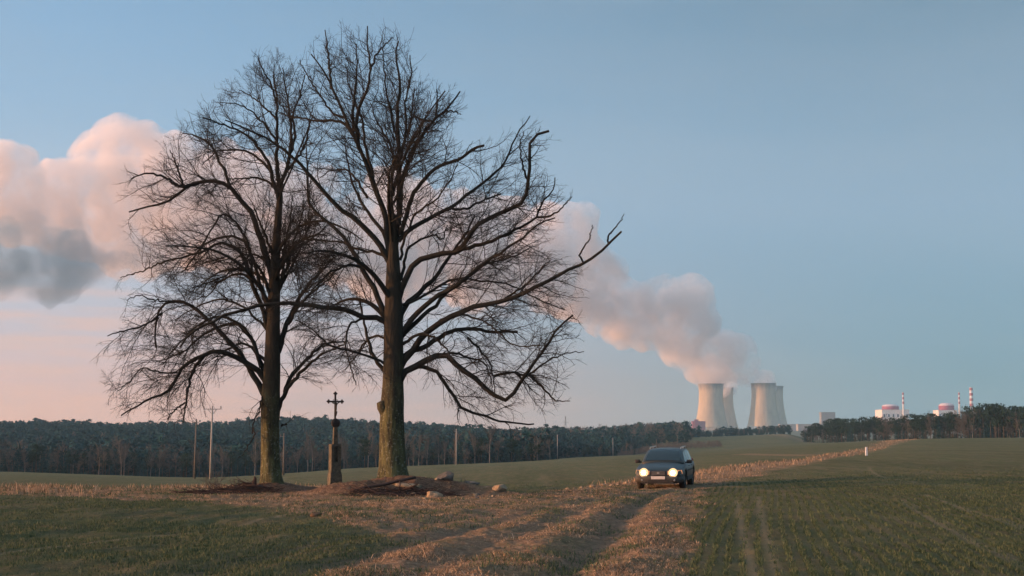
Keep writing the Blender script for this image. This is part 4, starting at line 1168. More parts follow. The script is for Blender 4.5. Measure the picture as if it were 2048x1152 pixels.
bm_ = bmesh.new(); bm_.from_mesh(body.data)
bmesh.ops.bevel(bm_, geom=[e for e in bm_.edges if len(e.link_faces) == 2 and e.calc_face_angle(0) > 0.9], offset=0.03, segments=3, affect='EDGES')
for f_ in bm_.faces: f_.smooth = True
bm_.to_mesh(body.data); bm_.free()
cut = MB()
WX, WY, WR = 1.38, 0.80, 0.345
for sx in (1, -1):
    for sy in (1, -1):
        cut.lathe([(0.40, -0.20), (0.40, 0.20)], 28, (sx * WX + (0 if sx > 0 else 0.0), sy * 0.86, 0.36), axis='y', close=True)
cuto = cut.build('cut', M['trim'], car)
bmod = body.modifiers.new('arches', 'BOOLEAN'); bmod.operation = 'DIFFERENCE'; bmod.object = cuto; bmod.solver = 'EXACT'
bpy.context.view_layer.update()
bme = bake(body)
bpy.data.objects.remove(cuto, do_unlink=True)
for k_ in range(len(bme.materials) - 1, 0, -1): bme.materials.pop(index=k_)
for p_ in bme.polygons: p_.material_index = 0
# cabin
def cab(x_, wb, wt, zb, zt):
    return (x_, [(0, zb), (wb, zb), (wb * .985, zb + .05), ((wb + wt) / 2, (zb + zt) / 2), (wt * 1.03, zt - .06), (wt * .93, zt - .005), (wt * .5, zt + .02), (0, zt + .028)])
cs = [cab(1.08, .80, .78, .93, 1.03), cab(.82, .83, .745, .93, 1.19), cab(.52, .845, .69, .93, 1.37), cab(.30, .85, .665, .93, 1.455), cab(.0, .855, .66, .93, 1.485), cab(-.8, .855, .655, .93, 1.495), cab(-1.6, .84, .645, .93, 1.475), cab(-1.95, .82, .63, .93, 1.44), cab(-2.15, .81, .68, .93, 1.22), cab(-2.3, .79, .76, .93, 1.02)]
mb = MB(); mb.add(*loft(cs)); cabin = mb.build('cabin', M['paint'], car, smooth=True)
# windscreen: follows the cabin surface 8 mm proud
def cabpt(x_, f_, sgn=1):
    """point on cabin at station x_, f_ 0..1 up the side"""
    xs = [s[0] for s in cs][::-1]
    W = [np.interp(x_, xs, [s[1][i][0] for s in cs][::-1]) for i in range(8)]
    Z = [np.interp(x_, xs, [s[1][i][1] for s in cs][::-1]) for i in range(8)]
    return np.array([x_, sgn * np.interp(f_, [0, 1], [0, 1]) * 0 + 0, 0]), W, Z
def side_glass(x0, x1, f0, f1, sgn, xin=0.0):
    vs = []
    for xa, xt in ((x0, x0 - xin), (x1, x1)):
        for fi, xx in ((f0, xa), (f1, xt)):
            _, W, Z = cabpt(xx, 0)
            zb, zt = Z[2], Z[4]; z_ = zb + (zt - zb) * fi
            y_ = np.interp(z_, [Z[2], Z[3], Z[4]], [W[2], W[3], W[4]])
            vs.append((xx, sgn * (y_ + 0.010), z_))
    return vs, [(0, 1, 3, 2)]
for sgn in (1, -1):
    for (xa, xb, xin) in ((.72, -.12, .30), (-.20, -1.08, 0.0), (-1.16, -1.92, 0.0)):
        mb = MB(); mb.add(*side_glass(xa, xb, .10, .98, sgn, xin)); mb.build('side_window', M['glass'], car)
vs = []
wx = [(1.045, .90), (.86, .90), (.68, .90), (.50, .90), (.345, .90)]
for x_, _ in wx:
    _, W, Z = cabpt(x_, 0)
    for f_ in (-1, -.5, 0, .5, 1):
        y_ = W[5] * .93 * f_
        z_ = np.interp(abs(y_), [0, W[6], W[5]], [Z[7], Z[6], Z[5]])
        vs.append((x_ + .008, y_, z_ + .010))
mb = MB(); mb.add(vs, [(i * 5 + k_, i * 5 + k_ + 1, (i + 1) * 5 + k_ + 1, (i + 1) * 5 + k_) for i in range(4) for k_ in range(4)])
mb.build('windscreen', M['glass'], car, smooth=True)
# nose
mb = MB(); mb.box((2.365, 0, .64), (.05, .56, .17)); g = mb.build('grille', M['trim'], car, bevel=.015)
mb = MB()
for k_ in range(5): mb.box((2.395, 0, .585 + k_ * .028), (.012, .50, .008))
mb.build('slats', M['chrome'], g)
mb = MB().box((2.40, 0, .645), (.014, .09, .07)); mb.build('badge', M['chrome'], g, bevel=.006)
mb = MB()
mb.add(*loft([(x_, [(0, zb), (w * .8, zb), (w * .97, zb + .04), (w, (zb + zt) / 2), (w * .97, zt - .03), (w * .6, zt), (0, zt)]) for x_, w, zb, zt in ((2.45, .60, .30, .50), (2.42, .78, .28, .53), (2.28, .90, .27, .54), (2.02, .945, .27, .54))]))
bu = mb.build('front_bumper', M['bumper'], car, smooth=True)
mb = MB().box((2.455, 0, .345), (.02, .80, .11)); mb.build('air_intake', M['trim'], bu, bevel=.01)
mb = MB().box((2.463, 0, .47), (.012, .52, .11)); mb.build('number_plate', M['plate'], car, bevel=.003)
for sgn in (1, -1):
    mb = MB().lathe([(.001, .012), (.045, .008), (.05, 0)], 14, (2.44, sgn * .60, .38), axis='x'); mb.build('fog_lamp', M['chrome'], car)
    vs_ = [(2.36, sgn * .34, .58), (2.34, sgn * .34, .72), (2.29, sgn * .60, .745), (2.10, sgn * .85, .75), (2.12, sgn * .885, .62), (2.28, sgn * .74, .57)]
    vs_ = [(a + .035, b_ + sgn * .01, c_) for a, b_, c_ in vs_] + [(a - .08, b_ - sgn * .01, c_) for a, b_, c_ in vs_]
    mb = MB(); mb.add(vs_, [(0, 1, 2, 5), (2, 3, 4, 5), (6, 7, 8, 11), (8, 9, 10, 11)] + [(i, (i + 1) % 6, 6 + (i + 1) % 6, 6 + i) for i in range(6)])
    hl = mb.build('headlight', M['lamp_glow'], car, bevel=.008)
    mb = MB().lathe([(.001, .075), (.04, .072), (.075, .06), (.08, -.05)], 24, (2.375, sgn * .55, .655), axis='x')
    mb.build('lamp', M['lamp_on'], hl, smooth=True)
    mb = MB().lathe([(.081, .058), (.12, .05), (.165, .015), (.17, -.06)], 24, (2.375, sgn * .55, .655), axis='x')  # added glowing ring, imitates the bloom around the lamp
    mb.build('halo_ring', M['lamp_mid'], hl, smooth=True)
    # mirrors
    mb = MB().box((.80, sgn * 1.0, 1.03), (.13, .20, .14)); mb.tube([(.80, sgn * .84, .99), (.80, sgn * .93, 1.01)], .025, 8)
    mb.build('wing_mirror', M['trim'], car, bevel=.03, smooth=True)
    mb = MB().tube([(.15, sgn * .60, 1.50), (.05, sgn * .60, 1.555), (-1.55, sgn * .59, 1.56), (-1.72, sgn * .58, 1.49)], .018, 8); mb.tube([(-.75, sgn * .595, 1.48), (-.75, sgn * .595, 1.55)], .016, 6)
    mb.build('roof_rail', M['chrome'], car, smooth=True)
    mb = MB().box((0, sgn * .935, .40), (1.95, .03, .16)); mb.build('side_sill', M['trim'], car, bevel=.01)
    mb = MB().box((-.15, sgn * .938, .70), (1.9, .014, .05)); mb.build('side_moulding', M['trim'], car, bevel=.004)
    for dx in (.55, -.35):
        mb = MB().box((dx - .25, sgn * .94, .86), (.18, .03, .03)); mb.build('door_handle', M['trim'], car, bevel=.006)
    mb = MB().box((-2.34, sgn * .74, .86), (.07, .14, .42)); mb.build('tail_light', material('tail_red', (.25, .02, .02), .3), car, bevel=.02)
    for sx in (1, -1):
        c_ = (sx * WX, sgn * WY, WR)
        mb = MB().lathe([(.21, -.10), (.31, -.11), (.342, -.09), (.345, 0), (.342, .09), (.31, .11), (.21, .10), (.21, -.10)], 32, c_, axis='y')
        w_ = mb.build('wheel', M['tyre'], car, smooth=True)
        mb = MB().lathe([(.205, -.09 * sgn), (.205, .06 * sgn), (.195, .075 * sgn), (.18, .06 * sgn)], 28, c_, axis='y')
        mb.lathe([(.001, .07 * sgn), (.05, .068 * sgn), (.055, .03 * sgn)], 14, c_, axis='y')
        for k_ in range(7):
            a = 2 * math.pi * k_ / 7
            mb.tube([(c_[0] + .04 * math.cos(a), c_[1] + .055 * sgn, c_[2] + .04 * math.sin(a)), (c_[0] + .19 * math.cos(a), c_[1] + .05 * sgn, c_[2] + .19 * math.sin(a))], [.022, .03], 6)
        mb.build('rim', M['rim'], w_, smooth=True)
mb = MB().box((2.30, 0, .27), (.30, 1.2, .04)); mb.box((0, 0, .27), (4.2, 1.3, .06)); mb.build('underbody', M['trim'], car)
# people are not visible behind the dark glass

# ------------------------------------------------------------------ poles
def pole(name, label, px, py, Y, hgt, kind, mat='concrete_pole', group='utility poles along the valley', lean=0.0):
    P = at(px, py, Y)
    z0 = gz(P[0], P[1])
    t = thing(name, label, 'utility pole', (P[0], P[1], z0), group)
    mb = MB().tube([(0, 0, -0.3), (lean * hgt * .5, 0, hgt * .5), (lean * hgt, 0, hgt)], [.19, .15, .11], 10)
    mb.build('mast', M[mat], t, smooth=True)
    tx = lean * hgt
    if kind == 'fork':
        mb = MB()
        mb.tube([(tx, 0, hgt - .9), (tx - .7, 0, hgt - .1)], .045, 6); mb.tube([(tx, 0, hgt - .9), (tx + .7, 0, hgt - .1)], .045, 6)
        mb.box((tx, 0, hgt - .1), (2.7, .10, .10))
        mb.build('crossarm', M['steel'], t)
        for dx in (-1.25, 0, 1.25):
            MB().lathe([(.03, 0), (.09, .06), (.05, .14), (.10, .20), (.05, .28), (.08, .34), (.02, .42)], 10, (tx + dx, 0, hgt - .05)).build('insulator', M['insulator'], t, smooth=True)
        MB().tube([(tx, 0, hgt - 3.2), (tx - .9, -.1, hgt - 3.1)], .03, 6).build('bracket', M['steel'], t)
    elif kind == 'bracket':
        MB().box((tx - .25, 0, hgt - .6), (.9, .08, .08)).build('crossarm', M['steel'], t)
        for dx in (-.6, .1):
            MB().lathe([(.03, 0), (.08, .06), (.04, .14), (.08, .20), (.02, .3)], 8, (tx + dx, 0, hgt - .56)).build('insulator', M['insulator'], t, smooth=True)
    elif kind == 'wire':
        MB().box((tx, 0, hgt - .3), (1.5, .08, .08)).build('crossarm', M['steel'], t)
    return t
pole('utility_pole', 'pale concrete pole with forked crossarm and insulators left of the left linden', 421, 957, 210, 10.3, 'fork', lean=0.006)
pole('utility_pole', 'slimmer plain pole just left of the fork topped one', 389, 958, 236, 9.8, 'bracket', 'wood_pole', lean=0.01)
pole('utility_pole', 'pole half hidden behind the right edge of the left linden', 567, 948, 260, 7.6, 'bracket', 'wood_pole')
pole('utility_pole', 'bright pole standing in the green field just right of the bigger linden', 912.5, 933.5, 365, 9.1, 'bracket', lean=-0.003)
pole('utility_pole', 'bright pole midway across the field between the bigger linden and the car', 1115, 920, 560, 9.4, 'bracket')
pole('utility_pole', 'pole at the field crest nearest left of the car', 1226, 912, 675, 9.8, 'bracket')
pole('utility_pole', 'faint distant pole against the wood right of the bright field pole', 1016, 915, 760, 8.5, 'wire', 'wood_pole')
pole('utility_pole', 'small distant pole in the scrub left of the farthest left car pole', 1158, 905, 820, 7.5, 'wire', 'wood_pole')
for px, hp in ((1241, 4), (1262, 6.5), (1313, 6), (1356, 7), (1390, 4)):
    pole('utility_pole', 'thin grey post in the scrub strip behind the car', px, 900, 780, hp, 'none', 'wood_pole', 'thin posts behind the car')
# white marker post by the track
P = hit(1733, 911); z0 = gz(P[0], P[1])
t = thing('marker_post', 'white marker post beside the distant dirt track', 'post', (P[0], P[1], z0))
MB().box((0, 0, .32), (.22, .16, .85), top=.8).build('post', M['stack_white'], t, bevel=.03)
# lattice pylon far off
P = at(1131, 860, 2600)
t = thing('pylon', 'tiny lattice power pylon on the far ridge', 'pylon', (P[0], P[1], gz(P[0], P[1]) - 1))
Hp = at(1131, 832, 2600)[2] - gz(P[0], P[1]) + 1
mb = MB()
for sx in (-1, 1):
    for sy in (-1, 1): mb.tube([(sx * 3, sy * 3, 0), (sx * .5, sy * .5, Hp)], .35, 5)
for k_ in range(6):
    a, b_ = k_ / 6, (k_ + 1) / 6
    w0, w1 = 3 - 2.5 * a, 3 - 2.5 * b_
    for sy in (-1, 1):
        mb.tube([(-w0, sy * w0, Hp * a), (w1, sy * w1, Hp * b_)], .2, 4); mb.tube([(w0, sy * w0, Hp * a), (-w1, sy * w1, Hp * b_)], .2, 4)
mb.build('lattice', M['steel'], t)
MB().box((0, 0, Hp * .8), (12, .6, .6)).build('crossarm', M['steel'], t)

# ------------------------------------------------------------------ the power station
def tower(label, px_l, px_r, ytop, Dist):
    cxp = (px_l + px_r) / 2; P = at(cxp, ytop, Dist)
    H = 155.0; z0 = P[2] - H
    t = thing('cooling_tower', label, 'cooling tower', (P[0], P[1], z0), 'four cooling towers')
    rt = (px_r - px_l) / F * Dist / 2
    rb = rt * 1.43
    prof = []
    zt_, rth = 0.80 * H, rt * 0.985
    for k_ in range(28):
        z_ = H * k_ / 27
        c1 = (zt_) / math.sqrt((rb / rth) ** 2 - 1)
        c2 = (H - zt_) / math.sqrt((rt * 1.03 / rth) ** 2 - 1)
        r_ = rth * math.sqrt(1 + ((z_ - zt_) / (c1 if z_ < zt_ else c2)) ** 2)
        prof.append((r_, z_))
    inner = [(r_ - 1.6, z_) for r_, z_ in prof][::-1]
    MB().lathe([(r_, max(z_, 9)) for r_, z_ in prof], 96).build('shell', M['tower_concrete'], t, smooth=True)
    MB().lathe([(r_, max(z_, 9)) for r_, z_ in inner], 64).build('inner_shell', M['tower_inside'], t, smooth=True)
    MB().lathe([(prof[-1][0] - 1.7, H - 2.0), (prof[-1][0] - 1.7, H + .6), (prof[-1][0] + .9, H + .6), (prof[-1][0] + .9, H - 2.0), (prof[-1][0] - 1.7, H - 2.0)], 96).build('rim_walkway', M['tower_concrete'], t)
    mb_ = MB(); rb_ = prof[0][0]
    for k_ in range(36):
        a0, a1 = 2 * math.pi * k_ / 36, 2 * math.pi * (k_ + .5) / 36; a2 = 2 * math.pi * (k_ + 1) / 36
        r9 = prof[2][0]
        mb_.tube([(rb_ * math.cos(a0), rb_ * math.sin(a0), -6), (r9 * math.cos(a1), r9 * math.sin(a1), 10)], .8, 5)
        mb_.tube([(rb_ * math.cos(a2), rb_ * math.sin(a2), -6), (r9 * math.cos(a1), r9 * math.sin(a1), 10)], .8, 5)
    mb_.build('support_columns', M['tower_concrete'], t)
    return t, P
tA, pA = tower('nearer cooling tower of the left pair with bright steam rising off it', 1397.5, 1446, 768, 4864)
tB, pB = tower('farther cooling tower of the left pair, half hidden behind its neighbour', 1422, 1466, 775.5, 5400)
tC, pC = tower('nearer cooling tower of the right pair, standing a little left of its neighbour', 1502.5, 1551, 767, 4864)
tD, pD = tower('farther cooling tower of the right pair, at the right end of the row', 1521, 1565.5, 772.5, 5255)
def block(name, label, x0, x1, ytop, ybot, Dist, mat, cat, depth=None, extra=None, group=None):
    a, b_ = at(x0, ytop, Dist), at(x1, ybot, Dist)
    w, h = b_[0] - a[0], a[2] - b_[2]
    dpt = depth or w
    loc = ((a[0] + b_[0]) / 2, Dist + dpt / 2, b_[2] - 6)
    t_ = thing(name, label, cat, loc, group)
    MB().box((0, 0, (h + 6) / 2), (w, dpt, h + 6)).build('wall', mat, t_, bevel=0.4)
    MB().box((0, 0, h + 6.6), (w + 1.2, dpt + 1.2, 1.2)).build('parapet', mat, t_)
    return t_, w, h + 6, dpt
def reactor(label, x0, x1, ytop, dx0, dx1, dtop, chx, chtop, D):
    t_, w, h, dp = block('reactor_building', label, x0, x1, ytop, 845, D, M['white_wall'], 'reactor building')
    c = ((dx0 + dx1) / 2 - (x0 + x1) / 2) / F * D; r_ = (dx1 - dx0) / F * D / 2
    hd = (ytop - dtop) / F * D
    MB().lathe([(r_ * .97, 0), (r_, hd * .12), (r_ * 1.02, hd * .14), (r_ * 1.02, hd * .60), (r_, hd * .62)], 48, (c, 0, h + .8)).build('containment_band', M['red_band'], t_, smooth=False)
    MB().lathe([(r_, hd * .62), (r_ * .97, hd * .72), (r_ * .8, hd * .88), (r_ * .5, hd * .97), (.01, hd)], 48, (c, 0, h + .8)).build('dome', M['rose_roof'], t_, smooth=True)
    for k_ in range(6): MB().box((-w / 2 + w * (k_ + .5) / 6, -dp / 2 - .3, h * .62), (w * .06, .5, h * .2)).build('window', M['window_dark'], t_)
    return t_
reactor('reactor block nearer the middle of the picture, white with low red banded dome', 1764, 1819, 820, 1772, 1805, 808.5, 1806, 784.5, 4000)
reactor('reactor block partly behind the wood at right, white with low red banded dome', 1877, 1915, 821, 1884, 1914, 806, 1918, 784.5, 4150)
def chimney(label, px, ytop, r0, r1, D, nb, ybot=845):
    P = at(px, ytop, D); z0 = at(px, ybot, D)[2]; H = P[2] - z0
    t_ = thing('chimney', label, 'chimney', (P[0], D, z0), 'red and white chimneys')
    MB().lathe([(r0, 0), (r1 + (r0 - r1) * .3, H * .5), (r1, H), (r1 * .7, H)], 20).build('stack', M['stack_white'], t_, smooth=True)
    for k_ in range(nb):
        z1 = H - 1 - k_ * H * .15; z2 = z1 - H * .075
        rr = lambda z_: np.interp(z_, [0, H * .5, H], [r0, r1 + (r0 - r1) * .3, r1]) + .12
        MB().lathe([(rr(z2), z2), (rr(z1), z1)], 20).build('band', M['stack_red'], t_, smooth=True)
chimney('thin red and white chimney beside the middle reactor block', 1806, 784.5, 3.2, 2.2, 3990, 3)
chimney('thin red and white chimney just right of the right hand reactor block', 1918, 784.5, 3.2, 2.2, 4140, 3)
chimney('tallest and thickest red and white chimney above the wood at right', 1942, 775, 6.5, 4.5, 4200, 4)
block('office_block', 'square grey block standing alone between the cooling towers and reactors', 1642.5, 1671, 825, 846, 4500, M['grey_block'], 'building', 30)
block('red_roofed_hall', 'low crimson hall at the foot of the left cooling towers', 1385, 1411, 843, 856, 4400, M['red_band'], 'building', 30)
block('red_roofed_hall', 'small stepped crimson annex on the crimson hall', 1389, 1397, 839.5, 850, 4395, M['red_band'], 'building', 14)
block('low_hall', 'long pale hall right of the cooling towers', 1560, 1592, 849, 858, 4300, M['hall_wall'], 'building', 30)
block('low_hall', 'low pale hall next to the square grey block', 1596, 1642, 849, 858, 4450, M['hall_wall'], 'building', 30)

# ------------------------------------------------------------------ woods
def tri_cloud(c, size, rg, flat=0.0):
    n_ = len(c)
    d1 = norm(rg.normal(size=(n_, 3)) * np.array([1, 1, 1 - flat])); d2 = norm(np.cross(d1, rg.normal(size=(n_, 3))))
    s_ = size * rg.uniform(.6, 1.3, (n_, 1))
    V = np.stack([c - d1 * s_ * .6 - d2 * s_ * .4, c + d1 * s_ * .6 - d2 * s_ * .35, c + d2 * s_ * .7], 1)
    return V.reshape(-1, 3), np.arange(n_ * 3).reshape(-1, 3)
def pts_pine(h, n_, rg):
    out = []
    nclump = 22
    for k_ in range(nclump):
        f = rg.uniform(.42, .97); r_ = h * .17 * math.sin(math.pi * min(1, (1.04 - f) / .62)) ** .7 * rg.uniform(.5, 1.1)
        a = rg.uniform(0, 2 * math.pi); c = np.array([math.cos(a) * r_, math.sin(a) * r_, h * f])
        out.append(c + rg.normal(size=(n_ // nclump, 3)) * np.array([h * .055, h * .055, h * .028]))
    return np.concatenate(out)
def pts_spruce(h, n_, rg):
    f = 1 - rg.random(n_) ** .62; f = .07 + .93 * f
    tier = np.round(f * 16) / 16
    r_ = h * .17 * (1.02 - f) ** .85 * rg.uniform(.35, 1.05, n_); a = rg.uniform(0, 2 * math.pi, n_)
    return np.stack([np.cos(a) * r_, np.sin(a) * r_, h * (tier * .6 + f * .4) - r_ * .25], 1)
def bare_mesh(h, rg, full=True, slim=False):
    K = 5; P, Rr = [], []
    def grow(p, d, ln, r_, lv, mx):
        pts = [p]
        for k_ in range(K - 1):
            p = p + d * ln / (K - 1); pts.append(p); d = norm(d + rg.normal(0, .10, 3) + np.array([0, 0, .06]))
        P.append(np.array(pts)); Rr.append(np.linspace(r_, r_ * .45, K))
        if lv < mx:
            for q_ in range(6 if lv else (20 if full else 12)):
                i = rg.integers(1, K); t_ = rg.uniform(.0, 1.0)
                b_ = pts[i - 1] * (1 - t_) + pts[i] * t_
                if lv == 0 and b_[2] < h * .22: continue
                sp_ = .35 if slim else .75
                grow(b_, norm(d * .6 + rg.normal(0, sp_, 3) + np.array([0, 0, .25])), ln * (rg.uniform(.22, .42) if lv == 0 else rg.uniform(.35, .6)), max(r_ * .4, .02), lv + 1, mx)
    grow(np.zeros(3), norm(np.array([rg.normal(0, .03), rg.normal(0, .03), 1])), h * .92, h * .011, 0, 3 if full else 2)
    return np.array(P), np.array(Rr)
def make_forest_tree(kind, h, seed, label, group, cat='tree'):
    rg = np.random.default_rng(seed)
    t_ = thing({'pine': 'pine_tree', 'spruce': 'spruce_tree', 'bare': 'bare_tree', 'birch': 'birch_tree'}[kind], label, cat, (0, 0, 0), group)
    if kind in ('pine', 'spruce'):
        MB().tube([(0, 0, -.5), (.05, 0, h * .5), (0, .05, h * .96)], [h * .013, h * .009, h * .003], 7).build('trunk', M['pine_bark'], t_, smooth=True)
        c = pts_pine(h, 560, rg) if kind == 'pine' else pts_spruce(h, 620, rg)
        v_, f_ = tri_cloud(c, h * (.045 if kind == 'pine' else .042), rg, .5)
        link('crown', mesh_np('crown', v_, None, f_, smooth=False), M['needle_pine' if kind == 'pine' else 'needle_spruce'], t_)
    else:
        P, Rr = bare_mesh(h, rg, True, kind == 'birch')
        v_, q_ = tubes(P[:1], Rr[:1], 7)
        link('trunk', mesh_np('trunk', v_, q_), M['birch_bark' if kind == 'birch' else 'pine_bark'], t_)
        v_, q_ = tubes(P[1:], np.maximum(Rr[1:], .022), 3)
        link('crown', mesh_np('crown', v_, q_), M['bare_twigs'], t_)
    return t_
def place_wood(spots, kinds, weights, hs, labels, group, seed, hfun=None):
    rg = np.random.default_rng(seed); protos = {}
    for i, (x_, y_) in enumerate(spots):
        kd = rg.choice(kinds, p=weights); var = int(rg.integers(0, 3)); key = (kd, var)
        hgt = rg.uniform(*hs[kd]) * (hfun(x_, y_) if hfun else 1)
        z_ = gz(x_, y_) - .1
        if key not in protos:
            protos[key] = make_forest_tree(kd, 12.0, seed * 50 + 7 * var + len(kd) * 3, labels[kd], group[kd])
            o_ = protos[key]; o_.location = (x_, y_, z_); s_ = hgt / 12; o_.scale = (s_, s_, s_); o_.rotation_euler = (0, 0, rg.uniform(0, 6.28))
        else:
            copy_thing(protos[key], (x_, y_, z_), rg.uniform(0, 6.28), hgt / 12)
rg = np.random.default_rng(5)
# left and middle: trees along the foot of the wooded slope
spots = []
for i in range(150):
    px = -60 + 1330 * (i + rg.random()) / 150
    Y_ = rg.uniform(458, 500) if px < 1110 else rg.uniform(700, 780)
    spots.append(((px - 1024) / F * Y_, Y_))
lab = {'spruce': 'dark spruce at the foot of the wooded slope beyond the green field', 'pine': 'dark pine at the foot of the wooded slope beyond the green field',
       'bare': 'brown leafless tree at the foot of the wooded slope beyond the green field', 'birch': 'slim pale birch at the foot of the wooded slope beyond the green field'}
grp = {k_: v_ + ' edge' for k_, v_ in {'spruce': 'spruces at the slope', 'pine': 'pines at the slope', 'bare': 'leafless trees at the slope', 'birch': 'birches at the slope'}.items()}
place_wood(spots, ['spruce', 'pine', 'bare', 'birch'], [.26, .18, .28, .28], {'spruce': (6, 10), 'pine': (7, 10), 'bare': (6, 10), 'birch': (8, 12.5)}, lab, grp, 3, lambda x_, y_: 1.0 if x_ / y_ < 0 else .72)
# the pine wood at right
spots = []
def wood_edge(px): return np.interp(px, [1600, 1640, 1850, 2048, 2300], [880, 850, 650, 600, 600])
def wood_hf(x_, y_):
    px = 1024 + F * x_ / y_
    top = np.interp(px, [1600, 1625, 1655, 1700, 1740, 1800, 1860, 1905, 1950, 2000, 2048, 2300], [856, 846, 841, 836, 834, 832, 826, 822, 810, 806, 812, 806])
    return ((at(px, top, y_)[2]) - gz(x_, y_)) / 14.0
for i in range(130):
    px = 1603 + 520 * (i + rg.random()) / 130
    Y_ = wood_edge(px) + rg.choice([0, 10, 22, 36]) + rg.uniform(-4, 4)
    spots.append(((px - 1024) / F * Y_, Y_))
lab = {'pine': 'tall dark pine in the wood at right below the chimneys', 'spruce': 'pointed dark spruce in the wood at right below the chimneys', 'bare': 'reddish leafless tree in the wood at right below the chimneys', 'birch': 'slim leafless birch in the wood at right below the chimneys'}
grp = {'pine': 'pines of the right hand wood', 'spruce': 'spruces of the right hand wood', 'bare': 'leafless trees of the right hand wood', 'birch': 'birches of the right hand wood'}
place_wood(spots, ['pine', 'spruce', 'bare', 'birch'], [.60, .14, .16, .10], {'pine': (12, 15), 'spruce': (10, 14), 'bare': (8, 12), 'birch': (8, 12)}, lab, grp, 4, wood_hf)

# everything farther: one mass of trees
def forest_mass(name, label, X, Y_, H, kinds, seed, mats):
    rg = np.random.default_rng(seed)
    protos = {0: [], 1: []}
    for k_ in range(5):
        c = pts_spruce(1.0, 80, rg) if k_ % 2 else pts_pine(1.0, 88, rg)
        c[:, 2] = np.maximum(c[:, 2], .05)
        protos[0].append(tri_cloud(c, .105, rg, .4)[0])
        f = rg.uniform(.25, 1.0, 90); r_ = .22 * np.sin(np.pi * np.clip((1.05 - f) / .9, 0, 1)) * np.sqrt(rg.random(90)); a = rg.uniform(0, 6.28, 90)
        c = np.stack([np.cos(a) * r_, np.sin(a) * r_, f], 1)
        d1 = norm(np.stack([np.cos(a) * .6, np.sin(a) * .6, np.ones(90)], 1) + rg.normal(0, .3, (90, 3))); d2 = norm(np.cross(d1, rg.normal(size=(90, 3))))
        protos[1].append(np.stack([c - d1 * .06 - d2 * .012, c - d1 * .06 + d2 * .012, c + d1 * .10], 1).reshape(-1, 3))
    Z = ground_h(X, Y_)
    allv = {0: [], 1: []}
    for i in range(len(X)):
        kd = kinds[i]; p = protos[kd][rg.integers(0, 5)]
        a = rg.uniform(0, 6.28); ca, sa = math.cos(a), math.sin(a); w = H[i] * rg.uniform(.85, 1.3)
        v_ = np.empty_like(p); v_[:, 0] = X[i] + (p[:, 0] * ca - p[:, 1] * sa) * w; v_[:, 1] = Y_[i] + (p[:, 0] * sa + p[:, 1] * ca) * w; v_[:, 2] = Z[i] + p[:, 2] * H[i]
        allv[kd].append(v_)
    for kd in (0, 1):
        if allv[kd]:
            V = np.concatenate(allv[kd])
            me = mesh_np(name[kd], V, None, np.arange(len(V)).reshape(-1, 3), smooth=False)
            tag(link(name[kd], me, mats[kd]), label[kd], None, None, 'stuff')
n_ = 15000
Yf = np.exp(rg.uniform(math.log(500), math.log(1420), n_ * 2)); af = rg.uniform(-.46, .215, n_ * 2)
acc = rg.random(n_ * 2) < (Yf / 1420) ** 1.0
Yf, af = Yf[acc], af[acc]; Xf = af * Yf; pxf = 1024 + F * af
ok = np.ones(len(Yf), bool)
ok &= ~((pxf > 1100) & (Yf < 790))
ok &= ~((pxf > 1380) & (Yf < 1230))
ok &= ~((pxf > 1250) & (pxf <= 1380) & (Yf < 880))
ok &= ~((pxf > 1125) & (pxf < 1240) & (Yf > 1080) & (Yf < 1260))       # clearing on the slope
ok &= (pxf < 1580)
Xf, Yf, pxf = Xf[ok], Yf[ok], pxf[ok]
brown = fbm(Xf * .012, Yf * .008, 3) + 0.35 * (Yf < 640) + .45 * (pxf > 1000) + rg.normal(0, .25, len(Xf)) > 0.62
Hf = rg.uniform(6.5, 14, len(Xf)) * (1 + .26 * fbm(Xf * .018 + 4, Yf * .006, 3)) * np.where(rg.random(len(Xf)) < .05, 1.16, 1) * np.where(Yf < 640, .8, 1)
Hf *= np.where((pxf > 1375) & (pxf < 1425), .72, 1)
Hf *= np.where(pxf > 1400, .62, 1) * np.where((pxf > 1250) & (Yf < 1000), .7, 1)
kinds = brown.astype(int)
forest_mass(['conifer_forest', 'leafless_forest'], ['dark conifer forest covering the hills beyond the fields', 'brown leafless woodland mixed into the far forest'], Xf, Yf, Hf, kinds, 8, [M['needle_spruce'], M['bare_twigs']])
# scrub strip behind the car and depth of the right hand wood
ns_ = 420
Xs, Ys = [], []
for i in range(ns_):
    px = rg.uniform(1235, 1440); Y_ = rg.uniform(740, 800); Xs.append((px - 1024) / F * Y_); Ys.append(Y_)
for i in range(500):
    px = rg.uniform(1600, 2400); Y_ = wood_edge(px) + rg.uniform(45, 130); Xs.append((px - 1024) / F * Y_); Ys.append(Y_)
Xs, Ys = np.array(Xs), np.array(Ys)
Hs = np.where(np.arange(len(Xs)) < ns_, rg.uniform(1.5, 4.0, len(Xs)), 1.0)
for i in range(ns_, len(Xs)): Hs[i] = 5.5 if i % 3 == 0 else 13 * max(.3, wood_hf(Xs[i], Ys[i])) * rg.uniform(.75, .95)
kinds = np.where(np.arange(len(Xs)) < ns_, 1, (rg.random(len(Xs)) < .2).astype(int))
forest_mass(['deep_wood', 'bare_scrub'], ['dark depth of the pine wood at right', 'low brown scrub along the valley behind the car'], Xs, Ys, Hs, kinds, 9, [M['needle_pine'], M['bare_twigs']])

